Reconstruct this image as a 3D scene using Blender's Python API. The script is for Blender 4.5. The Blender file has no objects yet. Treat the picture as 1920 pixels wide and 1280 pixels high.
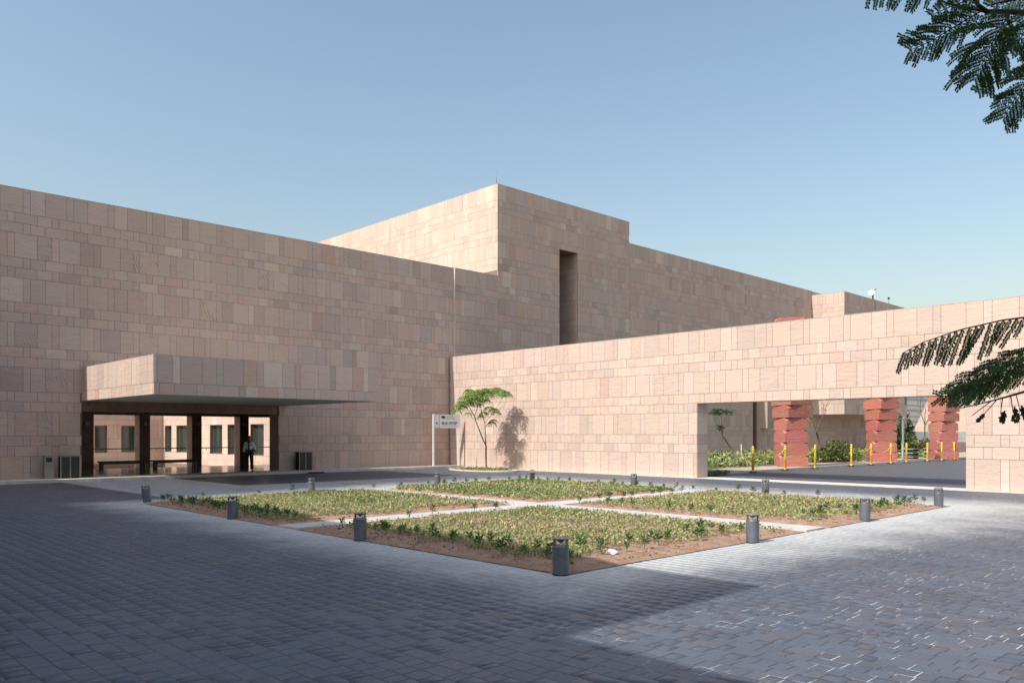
import bpy, math, random
import numpy as np
from math import sin, cos, radians, pi
from mathutils import Vector, Matrix

# ------------------------------------------------------------------ camera
CAMH = 2.0
YAW = 0.8049829125
FPX = 1518.1          # focal length in pixels for a 1920 px wide frame
HOR = 812.5
scene = bpy.context.scene
cam_d = bpy.data.cameras.new("camera")
cam_d.sensor_width = 36.0
cam_d.lens = 36.0 * FPX / 1920.0
cam_d.shift_y = (HOR - 640.0) / 1920.0
cam_d.clip_start = 0.05
cam_d.clip_end = 3000.0
cam = bpy.data.objects.new("camera", cam_d)
scene.collection.objects.link(cam)
cam.location = (0, 0, CAMH)
cam.rotation_euler = (radians(90), 0, YAW - radians(90))
scene.camera = cam

# ------------------------------------------------------------------ light
SUN_EL = radians(46.5)
SUN_AZ = radians(176.0)      # direction towards the sun, counter-clockwise from +X
world = bpy.data.worlds.new("World")
scene.world = world
world.use_nodes = True
wn = world.node_tree.nodes
wl = world.node_tree.links
bg = wn["Background"]
sky = wn.new("ShaderNodeTexSky")
sky.sky_type = 'NISHITA'
sky.sun_disc = False
sky.sun_elevation = SUN_EL
sky.sun_rotation = (radians(90) - SUN_AZ) % (2 * pi)
sky.altitude = 0.0
sky.air_density = 1.5
sky.dust_density = 2.8
sky.ozone_density = 1.0
wl.new(sky.outputs[0], bg.inputs[0])
bg.inputs[1].default_value = 0.087
sun_d = bpy.data.lights.new("sun", 'SUN')
sun_d.energy = 2.3
sun_d.angle = radians(0.45)
sun_d.color = (1.0, 0.975, 0.93)
sun = bpy.data.objects.new("sun", sun_d)
scene.collection.objects.link(sun)
sd = Vector((cos(SUN_EL) * cos(SUN_AZ), cos(SUN_EL) * sin(SUN_AZ), sin(SUN_EL)))
sun.rotation_euler = sd.to_track_quat('Z', 'Y').to_euler()
sun.location = (-30, 5, 40)

scene.view_settings.view_transform = 'Standard'
scene.view_settings.look = 'None'
scene.view_settings.gamma = 1.0
scene.view_settings.use_curve_mapping = False
scene.view_settings.exposure = 1.0

# ------------------------------------------------------------------ helpers
COL = scene.collection
CY, SY = cos(YAW), sin(YAW)

def proj(X, Y, Z):
    fw = X * CY + Y * SY
    rt = X * SY - Y * CY
    if fw < 0.3:
        return None
    return 960 + FPX * rt / fw, HOR - FPX * (Z - CAMH) / fw, fw

def at(x, y, d):
    """point of the place seen at a pixel of the 1920 px frame, d metres deep"""
    rt = (x - 960) / FPX * d
    return Vector((d * CY + rt * SY, d * SY - rt * CY, CAMH + (HOR - y) / FPX * d))

def hide_hdr():
    pass

def empty(name, loc, label=None, cat=None, group=None, kind=None, rz=0.0):
    o = bpy.data.objects.new(name, None)
    o.empty_display_size = 0.2
    o.location = loc
    o.rotation_euler = (0, 0, rz)
    COL.objects.link(o)
    tag(o, label, cat, group, kind)
    return o

def tag(o, label=None, cat=None, group=None, kind=None):
    if label: o["label"] = label
    if cat: o["category"] = cat
    if group: o["group"] = group
    if kind: o["kind"] = kind
    return o

def link(name, me, mat=None, parent=None, loc=None):
    o = bpy.data.objects.new(name, me)
    if mat is not None and len(me.materials) == 0:
        me.materials.append(mat)
    COL.objects.link(o)
    if parent is not None:
        o.parent = parent
    if loc is not None:
        o.location = loc
    return o

def copy_tree(o, parent=None):
    c = o.copy()
    COL.objects.link(c)
    c.parent = parent
    for ch in o.children:
        copy_tree(ch, c)
    return c

class MB:
    """collects shapes and links them as one mesh object"""
    def __init__(s):
        s.v = []; s.f = []; s.c = []
        s.sm = []
    def add(s, vs, fs, col=None, smooth=False):
        b = len(s.v)
        s.v.extend([tuple(v) for v in vs])
        for f in fs:
            s.f.append(tuple(b + i for i in f))
            s.c.append(col)
            s.sm.append(smooth)
        return s
    def box(s, x0, y0, z0, x1, y1, z1, col=None, skip=()):
        vs = [(x0,y0,z0),(x1,y0,z0),(x1,y1,z0),(x0,y1,z0),(x0,y0,z1),(x1,y0,z1),(x1,y1,z1),(x0,y1,z1)]
        fs = {'b':(0,3,2,1),'t':(4,5,6,7),'f':(0,1,5,4),'r':(1,2,6,5),'k':(2,3,7,6),'l':(3,0,4,7)}
        return s.add(vs, [f for k, f in fs.items() if k not in skip], col)
    def cyl(s, c, r0, r1, z0, z1, n=24, col=None, caps=True, smooth=True):
        cx, cy = c
        vs = [(cx + r0*cos(2*pi*i/n), cy + r0*sin(2*pi*i/n), z0) for i in range(n)]
        vs += [(cx + r1*cos(2*pi*i/n), cy + r1*sin(2*pi*i/n), z1) for i in range(n)]
        s.add(vs, [(i, (i+1) % n, n + (i+1) % n, n + i) for i in range(n)], col, smooth)
        if caps:
            b = len(s.v) - 2*n
            s.f.append(tuple(b + i for i in reversed(range(n)))); s.c.append(col); s.sm.append(False)
            s.f.append(tuple(b + n + i for i in range(n))); s.c.append(col); s.sm.append(False)
        return s
    def lathe(s, prof, n=24, c=(0, 0), col=None, smooth=True):
        for (r0, z0), (r1, z1) in zip(prof[:-1], prof[1:]):
            s.cyl(c, max(r0, 1e-4), max(r1, 1e-4), z0, z1, n, col, False, smooth)
        return s
    def tube(s, pts, rad, n=6, col=None):
        pts = [Vector(p) for p in pts]
        m = len(pts)
        if not hasattr(rad, '__len__'): rad = [rad] * m
        rings = []
        up = Vector((0, 0, 1))
        for i, p in enumerate(pts):
            t = (pts[min(i+1, m-1)] - pts[max(i-1, 0)])
            if t.length < 1e-9: t = Vector((0, 0, 1))
            t.normalize()
            a = t.cross(up)
            if a.length < 0.15: a = t.cross(Vector((1, 0, 0)))
            a.normalize(); b = t.cross(a)
            rings.append([p + a*(rad[i]*cos(2*pi*k/n)) + b*(rad[i]*sin(2*pi*k/n)) for k in range(n)])
        vs = [v for r in rings for v in r]
        fs = [(i*n+k, i*n+(k+1) % n, (i+1)*n+(k+1) % n, (i+1)*n+k) for i in range(m-1) for k in range(n)]
        fs.append(tuple(range(n))); fs.append(tuple((m-1)*n + k for k in reversed(range(n))))
        return s.add(vs, fs, col, True)
    def mesh(s, name, mat=None):
        me = bpy.data.meshes.new(name)
        me.from_pydata(s.v, [], s.f)
        if any(c is not None for c in s.c):
            a = me.attributes.new("col", 'FLOAT_COLOR', 'FACE')
            arr = np.array([(c if c is not None else (0.5, 0.5, 0.5, 0)) for c in s.c], dtype=np.float32)
            if arr.shape[1] == 3:
                arr = np.hstack([arr, np.zeros((len(arr), 1), np.float32)])
            a.data.foreach_set("color", arr.ravel())
        if any(s.sm):
            me.polygons.foreach_set("use_smooth", s.sm)
        if mat is not None: me.materials.append(mat)
        me.update()
        return me
    def build(s, name, mat, parent=None, loc=None):
        return link(name, s.mesh(name, mat), None, parent, loc)

def bulk(name, V, F, C, mat):
    """big mesh from numpy arrays: V (n,3), F (m,4), C (m,4)"""
    me = bpy.data.meshes.new(name)
    n, m = len(V), len(F)
    me.vertices.add(n); me.vertices.foreach_set("co", np.asarray(V, np.float32).ravel())
    me.loops.add(m*4); me.loops.foreach_set("vertex_index", np.asarray(F, np.int32).ravel())
    me.polygons.add(m)
    me.polygons.foreach_set("loop_start", np.arange(0, m*4, 4, dtype=np.int32))
    me.update(calc_edges=True)
    if C is not None:
        a = me.attributes.new("col", 'FLOAT_COLOR', 'FACE')
        a.data.foreach_set("color", np.asarray(C, np.float32).ravel())
    me.materials.append(mat)
    me.validate()
    return me

# ------------------------------------------------------------------ materials
def new_mat(name):
    m = bpy.data.materials.new(name)
    m.use_nodes = True
    nt = m.node_tree
    return m, nt, nt.nodes, nt.links, nt.nodes["Principled BSDF"]

def N(nodes, t, **kw):
    n = nodes.new(t)
    for k, v in kw.items(): setattr(n, k, v)
    return n

def noise(nt, scale, detail=4, rough=0.5, vec=None, dist=0.0):
    n = nt.nodes.new("ShaderNodeTexNoise")
    n.inputs["Scale"].default_value = scale
    n.inputs["Detail"].default_value = detail
    n.inputs["Roughness"].default_value = rough
    n.inputs["Distortion"].default_value = dist
    if vec is not None: nt.links.new(vec, n.inputs["Vector"])
    return n

def ramp(nt, fac, p0, p1, c0=(0, 0, 0, 1), c1=(1, 1, 1, 1)):
    r = nt.nodes.new("ShaderNodeValToRGB")
    r.color_ramp.elements[0].position = p0; r.color_ramp.elements[0].color = c0
    r.color_ramp.elements[1].position = p1; r.color_ramp.elements[1].color = c1
    nt.links.new(fac, r.inputs[0])
    return r

def mix(nt, a, b, fac, mode='MIX'):
    m = nt.nodes.new("ShaderNodeMix")
    m.data_type = 'RGBA'; m.blend_type = mode
    for sock, val in ((m.inputs[6], a), (m.inputs[7], b), (m.inputs[0], fac)):
        if hasattr(val, 'links'): nt.links.new(val, sock)
        elif isinstance(val, (int, float)): sock.default_value = val
        else: sock.default_value = (*val[:3], 1)
    return m.outputs[2]

def math_n(nt, op, a, b=None, c=None, clamp=False):
    m = nt.nodes.new("ShaderNodeMath"); m.operation = op; m.use_clamp = clamp
    for i, v in enumerate((a, b, c)):
        if v is None: continue
        if hasattr(v, 'links'): nt.links.new(v, m.inputs[i])
        else: m.inputs[i].default_value = v
    return m.outputs[0]

def bump(nt, h, strength, dist, bsdf):
    b = nt.nodes.new("ShaderNodeBump")
    b.inputs["Strength"].default_value = strength
    b.inputs["Distance"].default_value = dist
    nt.links.new(h, b.inputs["Height"])
    nt.links.new(b.outputs[0], bsdf.inputs["Normal"])

def pos(nt):
    return nt.nodes.new("ShaderNodeNewGeometry").outputs["Position"]

def simple(name, col, rough=0.6, metal=0.0, nscale=None, namt=0.15, bumpd=None, spec=0.5):
    m, nt, nodes, links, b = new_mat(name)
    b.inputs["Base Color"].default_value = (*col, 1)
    b.inputs["Roughness"].default_value = rough
    b.inputs["Metallic"].default_value = metal
    b.inputs["Specular IOR Level"].default_value = spec
    if nscale:
        p = pos(nt)
        n = noise(nt, nscale, 5, 0.6, p)
        dark = tuple(c*(1-namt) for c in col); light = tuple(min(1, c*(1+namt)) for c in col)
        r = ramp(nt, n.outputs[0], 0.3, 0.7, (*dark, 1), (*light, 1))
        links.new(r.outputs[0], b.inputs["Base Color"])
        if bumpd: bump(nt, n.outputs[0], 0.6, bumpd, b)
    return m

def stone_mat(name, relief=1.0, fixed=None):
    m, nt, nodes, links, b = new_mat(name)
    p = pos(nt)
    if fixed is None:
        at_ = nodes.new("ShaderNodeAttribute"); at_.attribute_name = "col"
        col = at_.outputs["Color"]; veinamt = at_.outputs["Alpha"]
    else:
        rgb = nodes.new("ShaderNodeRGB"); rgb.outputs[0].default_value = (*fixed, 1)
        col = rgb.outputs[0]; veinamt = None
    # bedding streaks: noise stretched along the wall
    mp = nodes.new("ShaderNodeMapping"); mp.inputs["Scale"].default_value = (1.1, 1.1, 5.5)
    links.new(p, mp.inputs[0])
    n1 = noise(nt, 1.6, 6, 0.62, mp.outputs[0], 0.8)
    n2 = noise(nt, 9.0, 5, 0.65, p)
    big = noise(nt, 0.22, 3, 0.5, p)
    c = mix(nt, col, (0.30, 0.20, 0.155), math_n(nt, 'MULTIPLY', ramp(nt, n1.outputs[0], 0.52, 0.80).outputs[0], 0.38))
    c = mix(nt, c, (0.62, 0.52, 0.44), math_n(nt, 'MULTIPLY', ramp(nt, n2.outputs[0], 0.55, 0.8).outputs[0], 0.25))
    c = mix(nt, c, (0.42, 0.33, 0.27), math_n(nt, 'MULTIPLY', ramp(nt, big.outputs[0], 0.45, 0.75).outputs[0], 0.20))
    if veinamt is not None:
        mv = nodes.new("ShaderNodeMapping"); mv.inputs["Scale"].default_value = (1.0, 1.0, 0.5)
        mv.inputs["Rotation"].default_value = (0.9, 0.7, 0.2)
        links.new(p, mv.inputs[0])
        w = nodes.new("ShaderNodeTexWave"); w.inputs["Scale"].default_value = 3.0
        w.inputs["Distortion"].default_value = 5.0; w.inputs["Detail"].default_value = 4
        w.inputs["Detail Scale"].default_value = 1.4
        links.new(mv.outputs[0], w.inputs[0])
        vmask = ramp(nt, noise(nt, 1.1, 3, 0.6, p).outputs[0], 0.47, 0.60).outputs[0]
        vm = math_n(nt, 'MULTIPLY', math_n(nt, 'MULTIPLY', ramp(nt, w.outputs[0], 0.55, 1.0).outputs[0], vmask), math_n(nt, 'MULTIPLY', veinamt, 0.7))
        c = mix(nt, c, (0.20, 0.185, 0.185), vm)
    links.new(c, b.inputs["Base Color"])
    b.inputs["Roughness"].default_value = 0.82
    b.inputs["Specular IOR Level"].default_value = 0.25
    h = math_n(nt, 'ADD', n1.outputs[0], math_n(nt, 'MULTIPLY', n2.outputs[0], 0.35))
    bump(nt, h, 0.75*relief, 0.035, b)
    return m

M = {}
M['stone'] = stone_mat("sandstone_cladding", 0.9)
M['joint'] = simple("dark_joint_mortar", (0.21, 0.15, 0.12), 0.9)
M['mass'] = stone_mat("sandstone_plain", 0.6, (0.44, 0.35, 0.29))
M['brown'] = simple("dark_brown_stone", (0.17, 0.095, 0.07), 0.45, nscale=3, namt=0.25)
M['soffit'] = simple("soffit_panel", (0.42, 0.39, 0.34), 0.7, nscale=1.5, namt=0.06)
M['kerb'] = simple("pale_kerb_stone", (0.62, 0.58, 0.52), 0.8, nscale=4, namt=0.16, bumpd=0.004)
M['white'] = simple("white_painted_metal", (0.8, 0.79, 0.76), 0.5, nscale=6, namt=0.04)
M['black'] = simple("black_painted_metal", (0.018, 0.018, 0.02), 0.4, nscale=8, namt=0.3)
M['steel'] = simple("brushed_steel", (0.26, 0.24, 0.21), 0.45, 0.6, nscale=5, namt=0.1)
M['bollard'] = simple("slate_grey_paint", (0.16, 0.175, 0.205), 0.42, 0.3, nscale=7, namt=0.22)
M['bollardcap'] = simple("bollard_cap_paint", (0.24, 0.25, 0.27), 0.35, 0.3, nscale=9, namt=0.2)
M['yellow'] = simple("yellow_plastic", (0.78, 0.60, 0.10), 0.5, nscale=9, namt=0.08)
M['yellowdirty'] = simple("weathered_orange_yellow_plastic", (0.62, 0.30, 0.03), 0.6, nscale=9, namt=0.25)
M['rubber'] = simple("black_rubber", (0.02, 0.02, 0.02), 0.8)
M['red'] = stone_mat("red_sandstone", 1.4, (0.50, 0.150, 0.105))
M['redattr'] = stone_mat("red_sandstone_blocks", 2.2)
M['concrete'] = simple("light_concrete", (0.55, 0.52, 0.47), 0.85, nscale=3, namt=0.15, bumpd=0.006)
M['bark'] = simple("grey_brown_bark", (0.16, 0.12, 0.085), 0.9, nscale=25, namt=0.35, bumpd=0.01)
M['darkbark'] = simple("dark_branch_bark", (0.05, 0.038, 0.03), 0.9, nscale=25, namt=0.35, bumpd=0.01)
M['palebldg'] = simple("pale_render", (0.72, 0.69, 0.65), 0.8, nscale=0.6, namt=0.06)
M['beigebldg'] = simple("beige_render", (0.66, 0.52, 0.40), 0.8, nscale=0.8, namt=0.12)
M['louvre'] = simple("grey_louvre_metal", (0.32, 0.34, 0.36), 0.5, nscale=2, namt=0.1)
M['signgrey'] = simple("sign_grey_face", (0.55, 0.55, 0.54), 0.55, nscale=8, namt=0.05)
M['ink'] = simple("black_print", (0.012, 0.012, 0.012), 0.5)
M['inkgrey'] = simple("grey_print", (0.18, 0.18, 0.18), 0.5)
M['paper'] = simple("white_paper", (0.78, 0.77, 0.74), 0.8)

# dark window glass
m, nt, nodes, links, b = new_mat("dark_window_glass")
b.inputs["Base Color"].default_value = (0.03, 0.045, 0.04, 1)
b.inputs["Roughness"].default_value = 0.06
b.inputs["Specular IOR Level"].default_value = 0.9
nn = noise(nt, 0.9, 3, 0.5, pos(nt))
bump(nt, nn.outputs[0], 0.15, 0.02, b)
M['glass'] = m

# clear lantern glass
m, nt, nodes, links, b = new_mat("lantern_glass")
nodes.remove(b)
tr = nodes.new("ShaderNodeBsdfTransparent"); tr.inputs[0].default_value = (0.95, 0.96, 0.95, 1)
gl = nodes.new("ShaderNodeBsdfGlossy"); gl.inputs["Roughness"].default_value = 0.08
df = nodes.new("ShaderNodeBsdfDiffuse"); df.inputs[0].default_value = (0.75, 0.76, 0.74, 1)
fr = nodes.new("ShaderNodeFresnel"); fr.inputs[0].default_value = 1.45
ms = nodes.new("ShaderNodeMixShader"); links.new(fr.outputs[0], ms.inputs[0])
ms0 = nodes.new("ShaderNodeMixShader"); ms0.inputs[0].default_value = 0.10
links.new(tr.outputs[0], ms0.inputs[1]); links.new(df.outputs[0], ms0.inputs[2])
links.new(ms0.outputs[0], ms.inputs[1]); links.new(gl.outputs[0], ms.inputs[2])
links.new(ms.outputs[0], nodes["Material Output"].inputs[0])
M['lantern'] = m

# pavers: dark blue-grey concrete, pale dust blown out around the planting bed
PX0, PX1, PY0, PY1 = 8.45, 23.95, 7.72, 24.0
def paver_mat(name, use_attr=True, joint=False):
    m, nt, nodes, links, b = new_mat(name)
    p = pos(nt)
    sp = nodes.new("ShaderNodeSeparateXYZ"); links.new(p, sp.inputs[0])
    x, y = sp.outputs[0], sp.outputs[1]
    cx, cy = (PX0+PX1)/2, (PY0+PY1)/2
    dx = math_n(nt, 'SUBTRACT', math_n(nt, 'ABSOLUTE', math_n(nt, 'SUBTRACT', x, cx)), (PX1-PX0)/2)
    dy = math_n(nt, 'SUBTRACT', math_n(nt, 'ABSOLUTE', math_n(nt, 'SUBTRACT', y, cy)), (PY1-PY0)/2)
    d = math_n(nt, 'MAXIMUM', dx, dy)
    # the dust spreads wider on the south and east sides
    wide = math_n(nt, 'MULTIPLY_ADD', math_n(nt, 'MULTIPLY', math_n(nt, 'SUBTRACT', x, 9.0, clamp=False), 0.07, clamp=True), 1.9, 1.7)
    nb = noise(nt, 0.7, 5, 0.6, p)
    nf = noise(nt, 5.0, 6, 0.7, p)
    dn = math_n(nt, 'ADD', math_n(nt, 'DIVIDE', d, wide), math_n(nt, 'MULTIPLY', math_n(nt, 'SUBTRACT', nb.outputs[0], 0.5), 1.1))
    dn = math_n(nt, 'ADD', dn, math_n(nt, 'MULTIPLY', math_n(nt, 'SUBTRACT', nf.outputs[0], 0.5), 0.7))
    mr = nodes.new("ShaderNodeMapRange"); mr.interpolation_type = 'SMOOTHSTEP'
    mr.inputs[1].default_value = 1.25; mr.inputs[2].default_value = -0.05
    mr.inputs[3].default_value = 0.0; mr.inputs[4].default_value = 1.0
    links.new(dn, mr.inputs[0])
    dust = mr.outputs[0]
    fine = noise(nt, 22.0, 4, 0.6, p)
    bigv = noise(nt, 0.35, 4, 0.6, p)
    if joint:
        base = mix(nt, (0.022, 0.024, 0.030), (0.66, 0.65, 0.61),
                   math_n(nt, 'MULTIPLY', ramp(nt, noise(nt, 0.6, 5, 0.72, p).outputs[0], 0.48, 0.53).outputs[0], math_n(nt, 'MULTIPLY', ramp(nt, noise(nt, 3.0, 3, 0.6, p).outputs[0], 0.45, 0.56).outputs[0], math_n(nt, 'MULTIPLY_ADD', math_n(nt, 'MULTIPLY', math_n(nt, 'SUBTRACT', x, 4.4), 0.6, clamp=True), 0.85, 0.15))))
    else:
        if use_attr:
            a = nodes.new("ShaderNodeAttribute"); a.attribute_name = "col"; base = a.outputs["Color"]
        else:
            base = (0.07, 0.075, 0.085)
        base = mix(nt, base, (0.135, 0.140, 0.150), math_n(nt, 'MULTIPLY', ramp(nt, bigv.outputs[0], 0.35, 0.75).outputs[0], 0.42))
        base = mix(nt, base, (0.045, 0.048, 0.056), math_n(nt, 'MULTIPLY', ramp(nt, fine.outputs[0], 0.5, 0.75).outputs[0], 0.2))
        mst = nodes.new("ShaderNodeMapping"); mst.inputs["Scale"].default_value = (0.9, 0.16, 1.0); mst.inputs["Rotation"].default_value = (0, 0, 0.35)
        links.new(p, mst.inputs[0])
        stn = ramp(nt, noise(nt, 1.5, 6, 0.65, mst.outputs[0]).outputs[0], 0.48, 0.66)
        base = mix(nt, base, (0.045, 0.047, 0.052), math_n(nt, 'MULTIPLY', stn.outputs[0], 0.35))
        spots = ramp(nt, noise(nt, 7.0, 6, 0.8, p).outputs[0], 0.69, 0.74)
        base = mix(nt, base, (0.55, 0.54, 0.50), math_n(nt, 'MULTIPLY', spots.outputs[0], 0.6))
    c = mix(nt, base, (0.60, 0.60, 0.58), math_n(nt, 'MULTIPLY', dust, 0.88))
    links.new(c, b.inputs["Base Color"])
    links.new(math_n(nt, 'MULTIPLY_ADD', fine.outputs[0], 0.25, 0.30), b.inputs["Roughness"])
    b.inputs["Specular IOR Level"].default_value = 0.5
    bump(nt, fine.outputs[0], 0.12, 0.003, b)
    return m
M['paver'] = paver_mat("dark_concrete_pavers")
M['pavejoint'] = paver_mat("sand_joint_bed", joint=True)

# distant paving: same pavers as a flat pattern
m, nt, nodes, links, b = new_mat("far_dark_paving")
p = pos(nt)
n = noise(nt, 2.5, 7, 0.75, p)
r = ramp(nt, n.outputs[0], 0.3, 0.75, (0.06, 0.063, 0.07, 1), (0.15, 0.148, 0.145, 1))
links.new(r.outputs[0], b.inputs["Base Color"]); b.inputs["Roughness"].default_value = 0.6
M['farpave'] = m

# dry sandy ground / soil
def soil(name, a, c, sc=3.0):
    m, nt, nodes, links, b = new_mat(name)
    p = pos(nt)
    n = noise(nt, sc, 8, 0.7, p)
    n2 = noise(nt, sc*9, 5, 0.7, p)
    r = ramp(nt, n.outputs[0], 0.3, 0.7, (*a, 1), (*c, 1))
    cc = mix(nt, r.outputs[0], tuple(v*0.45 for v in a), math_n(nt, 'MULTIPLY', ramp(nt, n2.outputs[0], 0.52, 0.7).outputs[0], 0.7))
    links.new(cc, b.inputs["Base Color"]); b.inputs["Roughness"].default_value = 0.95
    b.inputs["Specular IOR Level"].default_value = 0.1
    bump(nt, math_n(nt, 'ADD', n.outputs[0], n2.outputs[0]), 0.8, 0.06, b)
    return m
M['soil'] = soil("reddish_bed_soil", (0.36, 0.20, 0.13), (0.62, 0.43, 0.31), 4.0)
M['sand'] = soil("sandy_ground", (0.42, 0.33, 0.25), (0.60, 0.50, 0.40), 0.8)

def leaf_mat(name, trans=0.3, rough=0.55):
    m, nt, nodes, links, b = new_mat(name)
    a = nodes.new("ShaderNodeAttribute"); a.attribute_name = "col"
    b.inputs["Roughness"].default_value = rough
    b.inputs["Specular IOR Level"].default_value = 0.3
    n = noise(nt, 6, 3, 0.5, pos(nt))
    c = mix(nt, a.outputs["Color"], (0.02, 0.04, 0.01), math_n(nt, 'MULTIPLY', n.outputs[0], 0.35))
    links.new(c, b.inputs["Base Color"])
    t = nodes.new("ShaderNodeBsdfTranslucent"); links.new(c, t.inputs[0])
    ms = nodes.new("ShaderNodeMixShader"); ms.inputs[0].default_value = trans
    links.new(b.outputs[0], ms.inputs[1]); links.new(t.outputs[0], ms.inputs[2])
    links.new(ms.outputs[0], nodes["Material Output"].inputs[0])
    return m
M['leaf'] = leaf_mat("leaves", 0.3)
M['darkleaf'] = leaf_mat("dark_feathery_leaves", 0.45)

# ------------------------------------------------------------------ sandstone cladding
B_, S_ = 1.0, 0.42
PAL = [(0.47,0.38,0.33),(0.46,0.37,0.325),(0.485,0.395,0.345),(0.45,0.36,0.315),(0.475,0.385,0.335),
       (0.45,0.375,0.335),(0.485,0.365,0.315),(0.49,0.405,0.35),(0.46,0.37,0.32),(0.465,0.375,0.325)]
ODD = [(0.41,0.355,0.325),(0.47,0.335,0.285),(0.39,0.31,0.265),(0.53,0.455,0.39),(0.41,0.345,0.31),(0.50,0.37,0.305)]
def stone_col(r, vein=0.06, odd=0.2, soft=0.0):
    c = r.choice(ODD) if r.random() < odd else r.choice(PAL)
    c = tuple(a*(1-soft)+b_*soft for a, b_ in zip(c, (0.475, 0.38, 0.328)))
    k = r.uniform(1.10, 1.27)
    v = r.uniform(0.5, 1.0) if r.random() < vein else 0.0
    return (c[0]*k*1.03, c[1]*k*0.98*r.uniform(0.985, 1.015), c[2]*k*0.94*r.uniform(0.97, 1.03), v)

def rows_from(top, n=None, bottom=None):
    out = []; z = top; i = 0
    while True:
        h = (B_, S_, S_)[i % 3]
        out.append((z - h, z, i)); z -= h; i += 1
        if n is not None and i >= n: break
        if bottom is not None and z <= bottom + 0.05: break
    return out

def cut(rects, holes):
    for (a0, a1, b0, b1) in holes:
        nr = []
        for (u0, u1, z0, z1) in rects:
            if u1 <= a0 or u0 >= a1 or z1 <= b0 or z0 >= b1:
                nr.append((u0, u1, z0, z1)); continue
            if u0 < a0: nr.append((u0, a0, z0, z1))
            if u1 > a1: nr.append((a1, u1, z0, z1))
            m0, m1 = max(u0, a0), min(u1, a1)
            if z0 < b0: nr.append((m0, m1, z0, b0))
            if z1 > b1: nr.append((m0, m1, b1, z1))
        rects = nr
    return [r for r in rects if r[1]-r[0] > 0.05 and r[3]-r[2] > 0.05]

def cladding(thing, axis, plane, u0, u1, rows, offA, offB, orderA, orderB, holes=(), seed=1,
             cap=300, vein=0.05, odd=0.2, gap=0.006, scale=1.0, soft=0.0):
    """stones of one wall face. axis 'y': face looks to -Y at Y=plane, u=X; 'x': looks to -X, u=Y."""
    r = random.Random(seed)
    W = {'n': 0.272*scale, 'm': 0.552*scale, 'w': 0.822*scale}
    per = sum(W.values())
    rects = []
    for z0, z1, i in rows:
        off, order = (offA, orderA) if i % 2 == 0 else (offB, orderB)
        u = off + math.floor((u0 - off)/per)*per - per
        k = 0
        while u < u1:
            w = W[order[k % 3]]
            a, c = max(u, u0), min(u + w, u1)
            if c - a > 0.03: rects.append((a, c, z0, z1))
            u += w; k += 1
    rects = cut(rects, holes)
    ox, oy, oz = thing.location
    pieces = []
    for (a, c, z0, z1) in rects:
        out = r.uniform(0.0, 0.006)
        mb = (a+gap, c-gap, z0+gap, z1-gap, out, stone_col(r, vein if (z1-z0) > 0.7 else vein*0.4, odd, soft))
        if axis == 'y': cs = [proj(q, plane, z) for q in (a, c) for z in (z0, z1)]
        else: cs = [proj(plane, q, z) for q in (a, c) for z in (z0, z1)]
        area = 0
        if all(cs):
            xs = [q[0] for q in cs]; ys = [q[1] for q in cs]
            if max(xs) > 0 and min(xs) < 1920 and max(ys) > 0 and min(ys) < 1280:
                area = (max(xs)-min(xs))*(max(ys)-min(ys))
        pieces.append((area, mb))
    pieces.sort(key=lambda q: -q[0])
    rest = MB()
    for idx, (area, (a, c, z0, z1, out, col)) in enumerate(pieces):
        one = MB() if (idx < cap and area > 0) else rest
        if axis == 'y':
            cxp, cyp, czp = ((a+c)/2, plane, (z0+z1)/2) if one is not rest else (ox, oy, oz)
            one.box(a-cxp, plane-out-cyp, z0-czp, c-cxp, plane+0.03-cyp, z1-czp, col, skip=('k',))
        else:
            cxp, cyp, czp = (plane, (a+c)/2, (z0+z1)/2) if one is not rest else (ox, oy, oz)
            one.box(plane-out-cxp, a-cyp, z0-czp, plane+0.03-cxp, c-cyp, z1-czp, col, skip=('r',))
        if one is not rest:
            one.build("stone", M['stone'], thing, (cxp-ox, cyp-oy, czp-oz))
    if rest.v:
        o = rest.build("stone_courses", M['stone'], thing)
        o["kind"] = "stuff"
    return len(pieces)

YL, XR = 38.19, 31.40      # the two main wall planes
G0 = 0.12                  # walkway level at the walls

def wallbox(mb, x0, y0, z0, x1, y1, z1):
    mb.box(x0, y0, z0, x1, y1, z1)

# ---- entrance wing ---------------------------------------------------
TOP_L = 12.10
wing = empty("museum_wing", (20.0, YL, 0), "long shaded pink sandstone wall with the canopied portico and passage to a courtyard", "building")
PO0, PO1, POZ = 10.86, 20.12, 3.42     # portico opening
mb = MB()
d0 = YL + 0.018
ox = 20.0; oy = YL
def wb(mb, x0, y0, z0, x1, y1, z1): mb.box(x0-ox, y0-oy, z0, x1-ox, y1-oy, z1)
wb(mb, -6.0, d0, -0.3, PO0, YL+7.9, TOP_L-0.01)
wb(mb, PO1+0.0, d0, -0.3, PO1+0.55, YL+0.9, TOP_L-0.01)   # thin jamb next to the hollow passage
wb(mb, PO1+0.55, d0, -0.3, 24.4, YL+0.9, TOP_L-0.01)
wb(mb, 24.4, d0, -0.3, 31.78, YL+7.9, TOP_L-0.01)
wb(mb, PO0, d0, POZ+0.002, PO1, YL+0.9, TOP_L-0.01)
wb(mb, PO0+0.001, YL+0.9, POZ+0.45, 24.4, YL+7.9, TOP_L-0.012)
mb.build("wall", M['joint'], wing)
# coping
mb = MB(); wb(mb, -6.0, YL-0.004, TOP_L-0.01, 31.78, YL+7.9, TOP_L+0.03); mb.build("coping", M['mass'], wing)
cladding(wing, 'y', YL, 5.0, 31.78, rows_from(TOP_L, bottom=0.12)[:19], 8.64, 8.07, 'nmw', 'nwm',
         holes=[(PO0, PO1, -1, POZ), (10.93, 20.57, 3.42, 4.86)], seed=3, vein=0.10, odd=0.14, soft=0.12)
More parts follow.
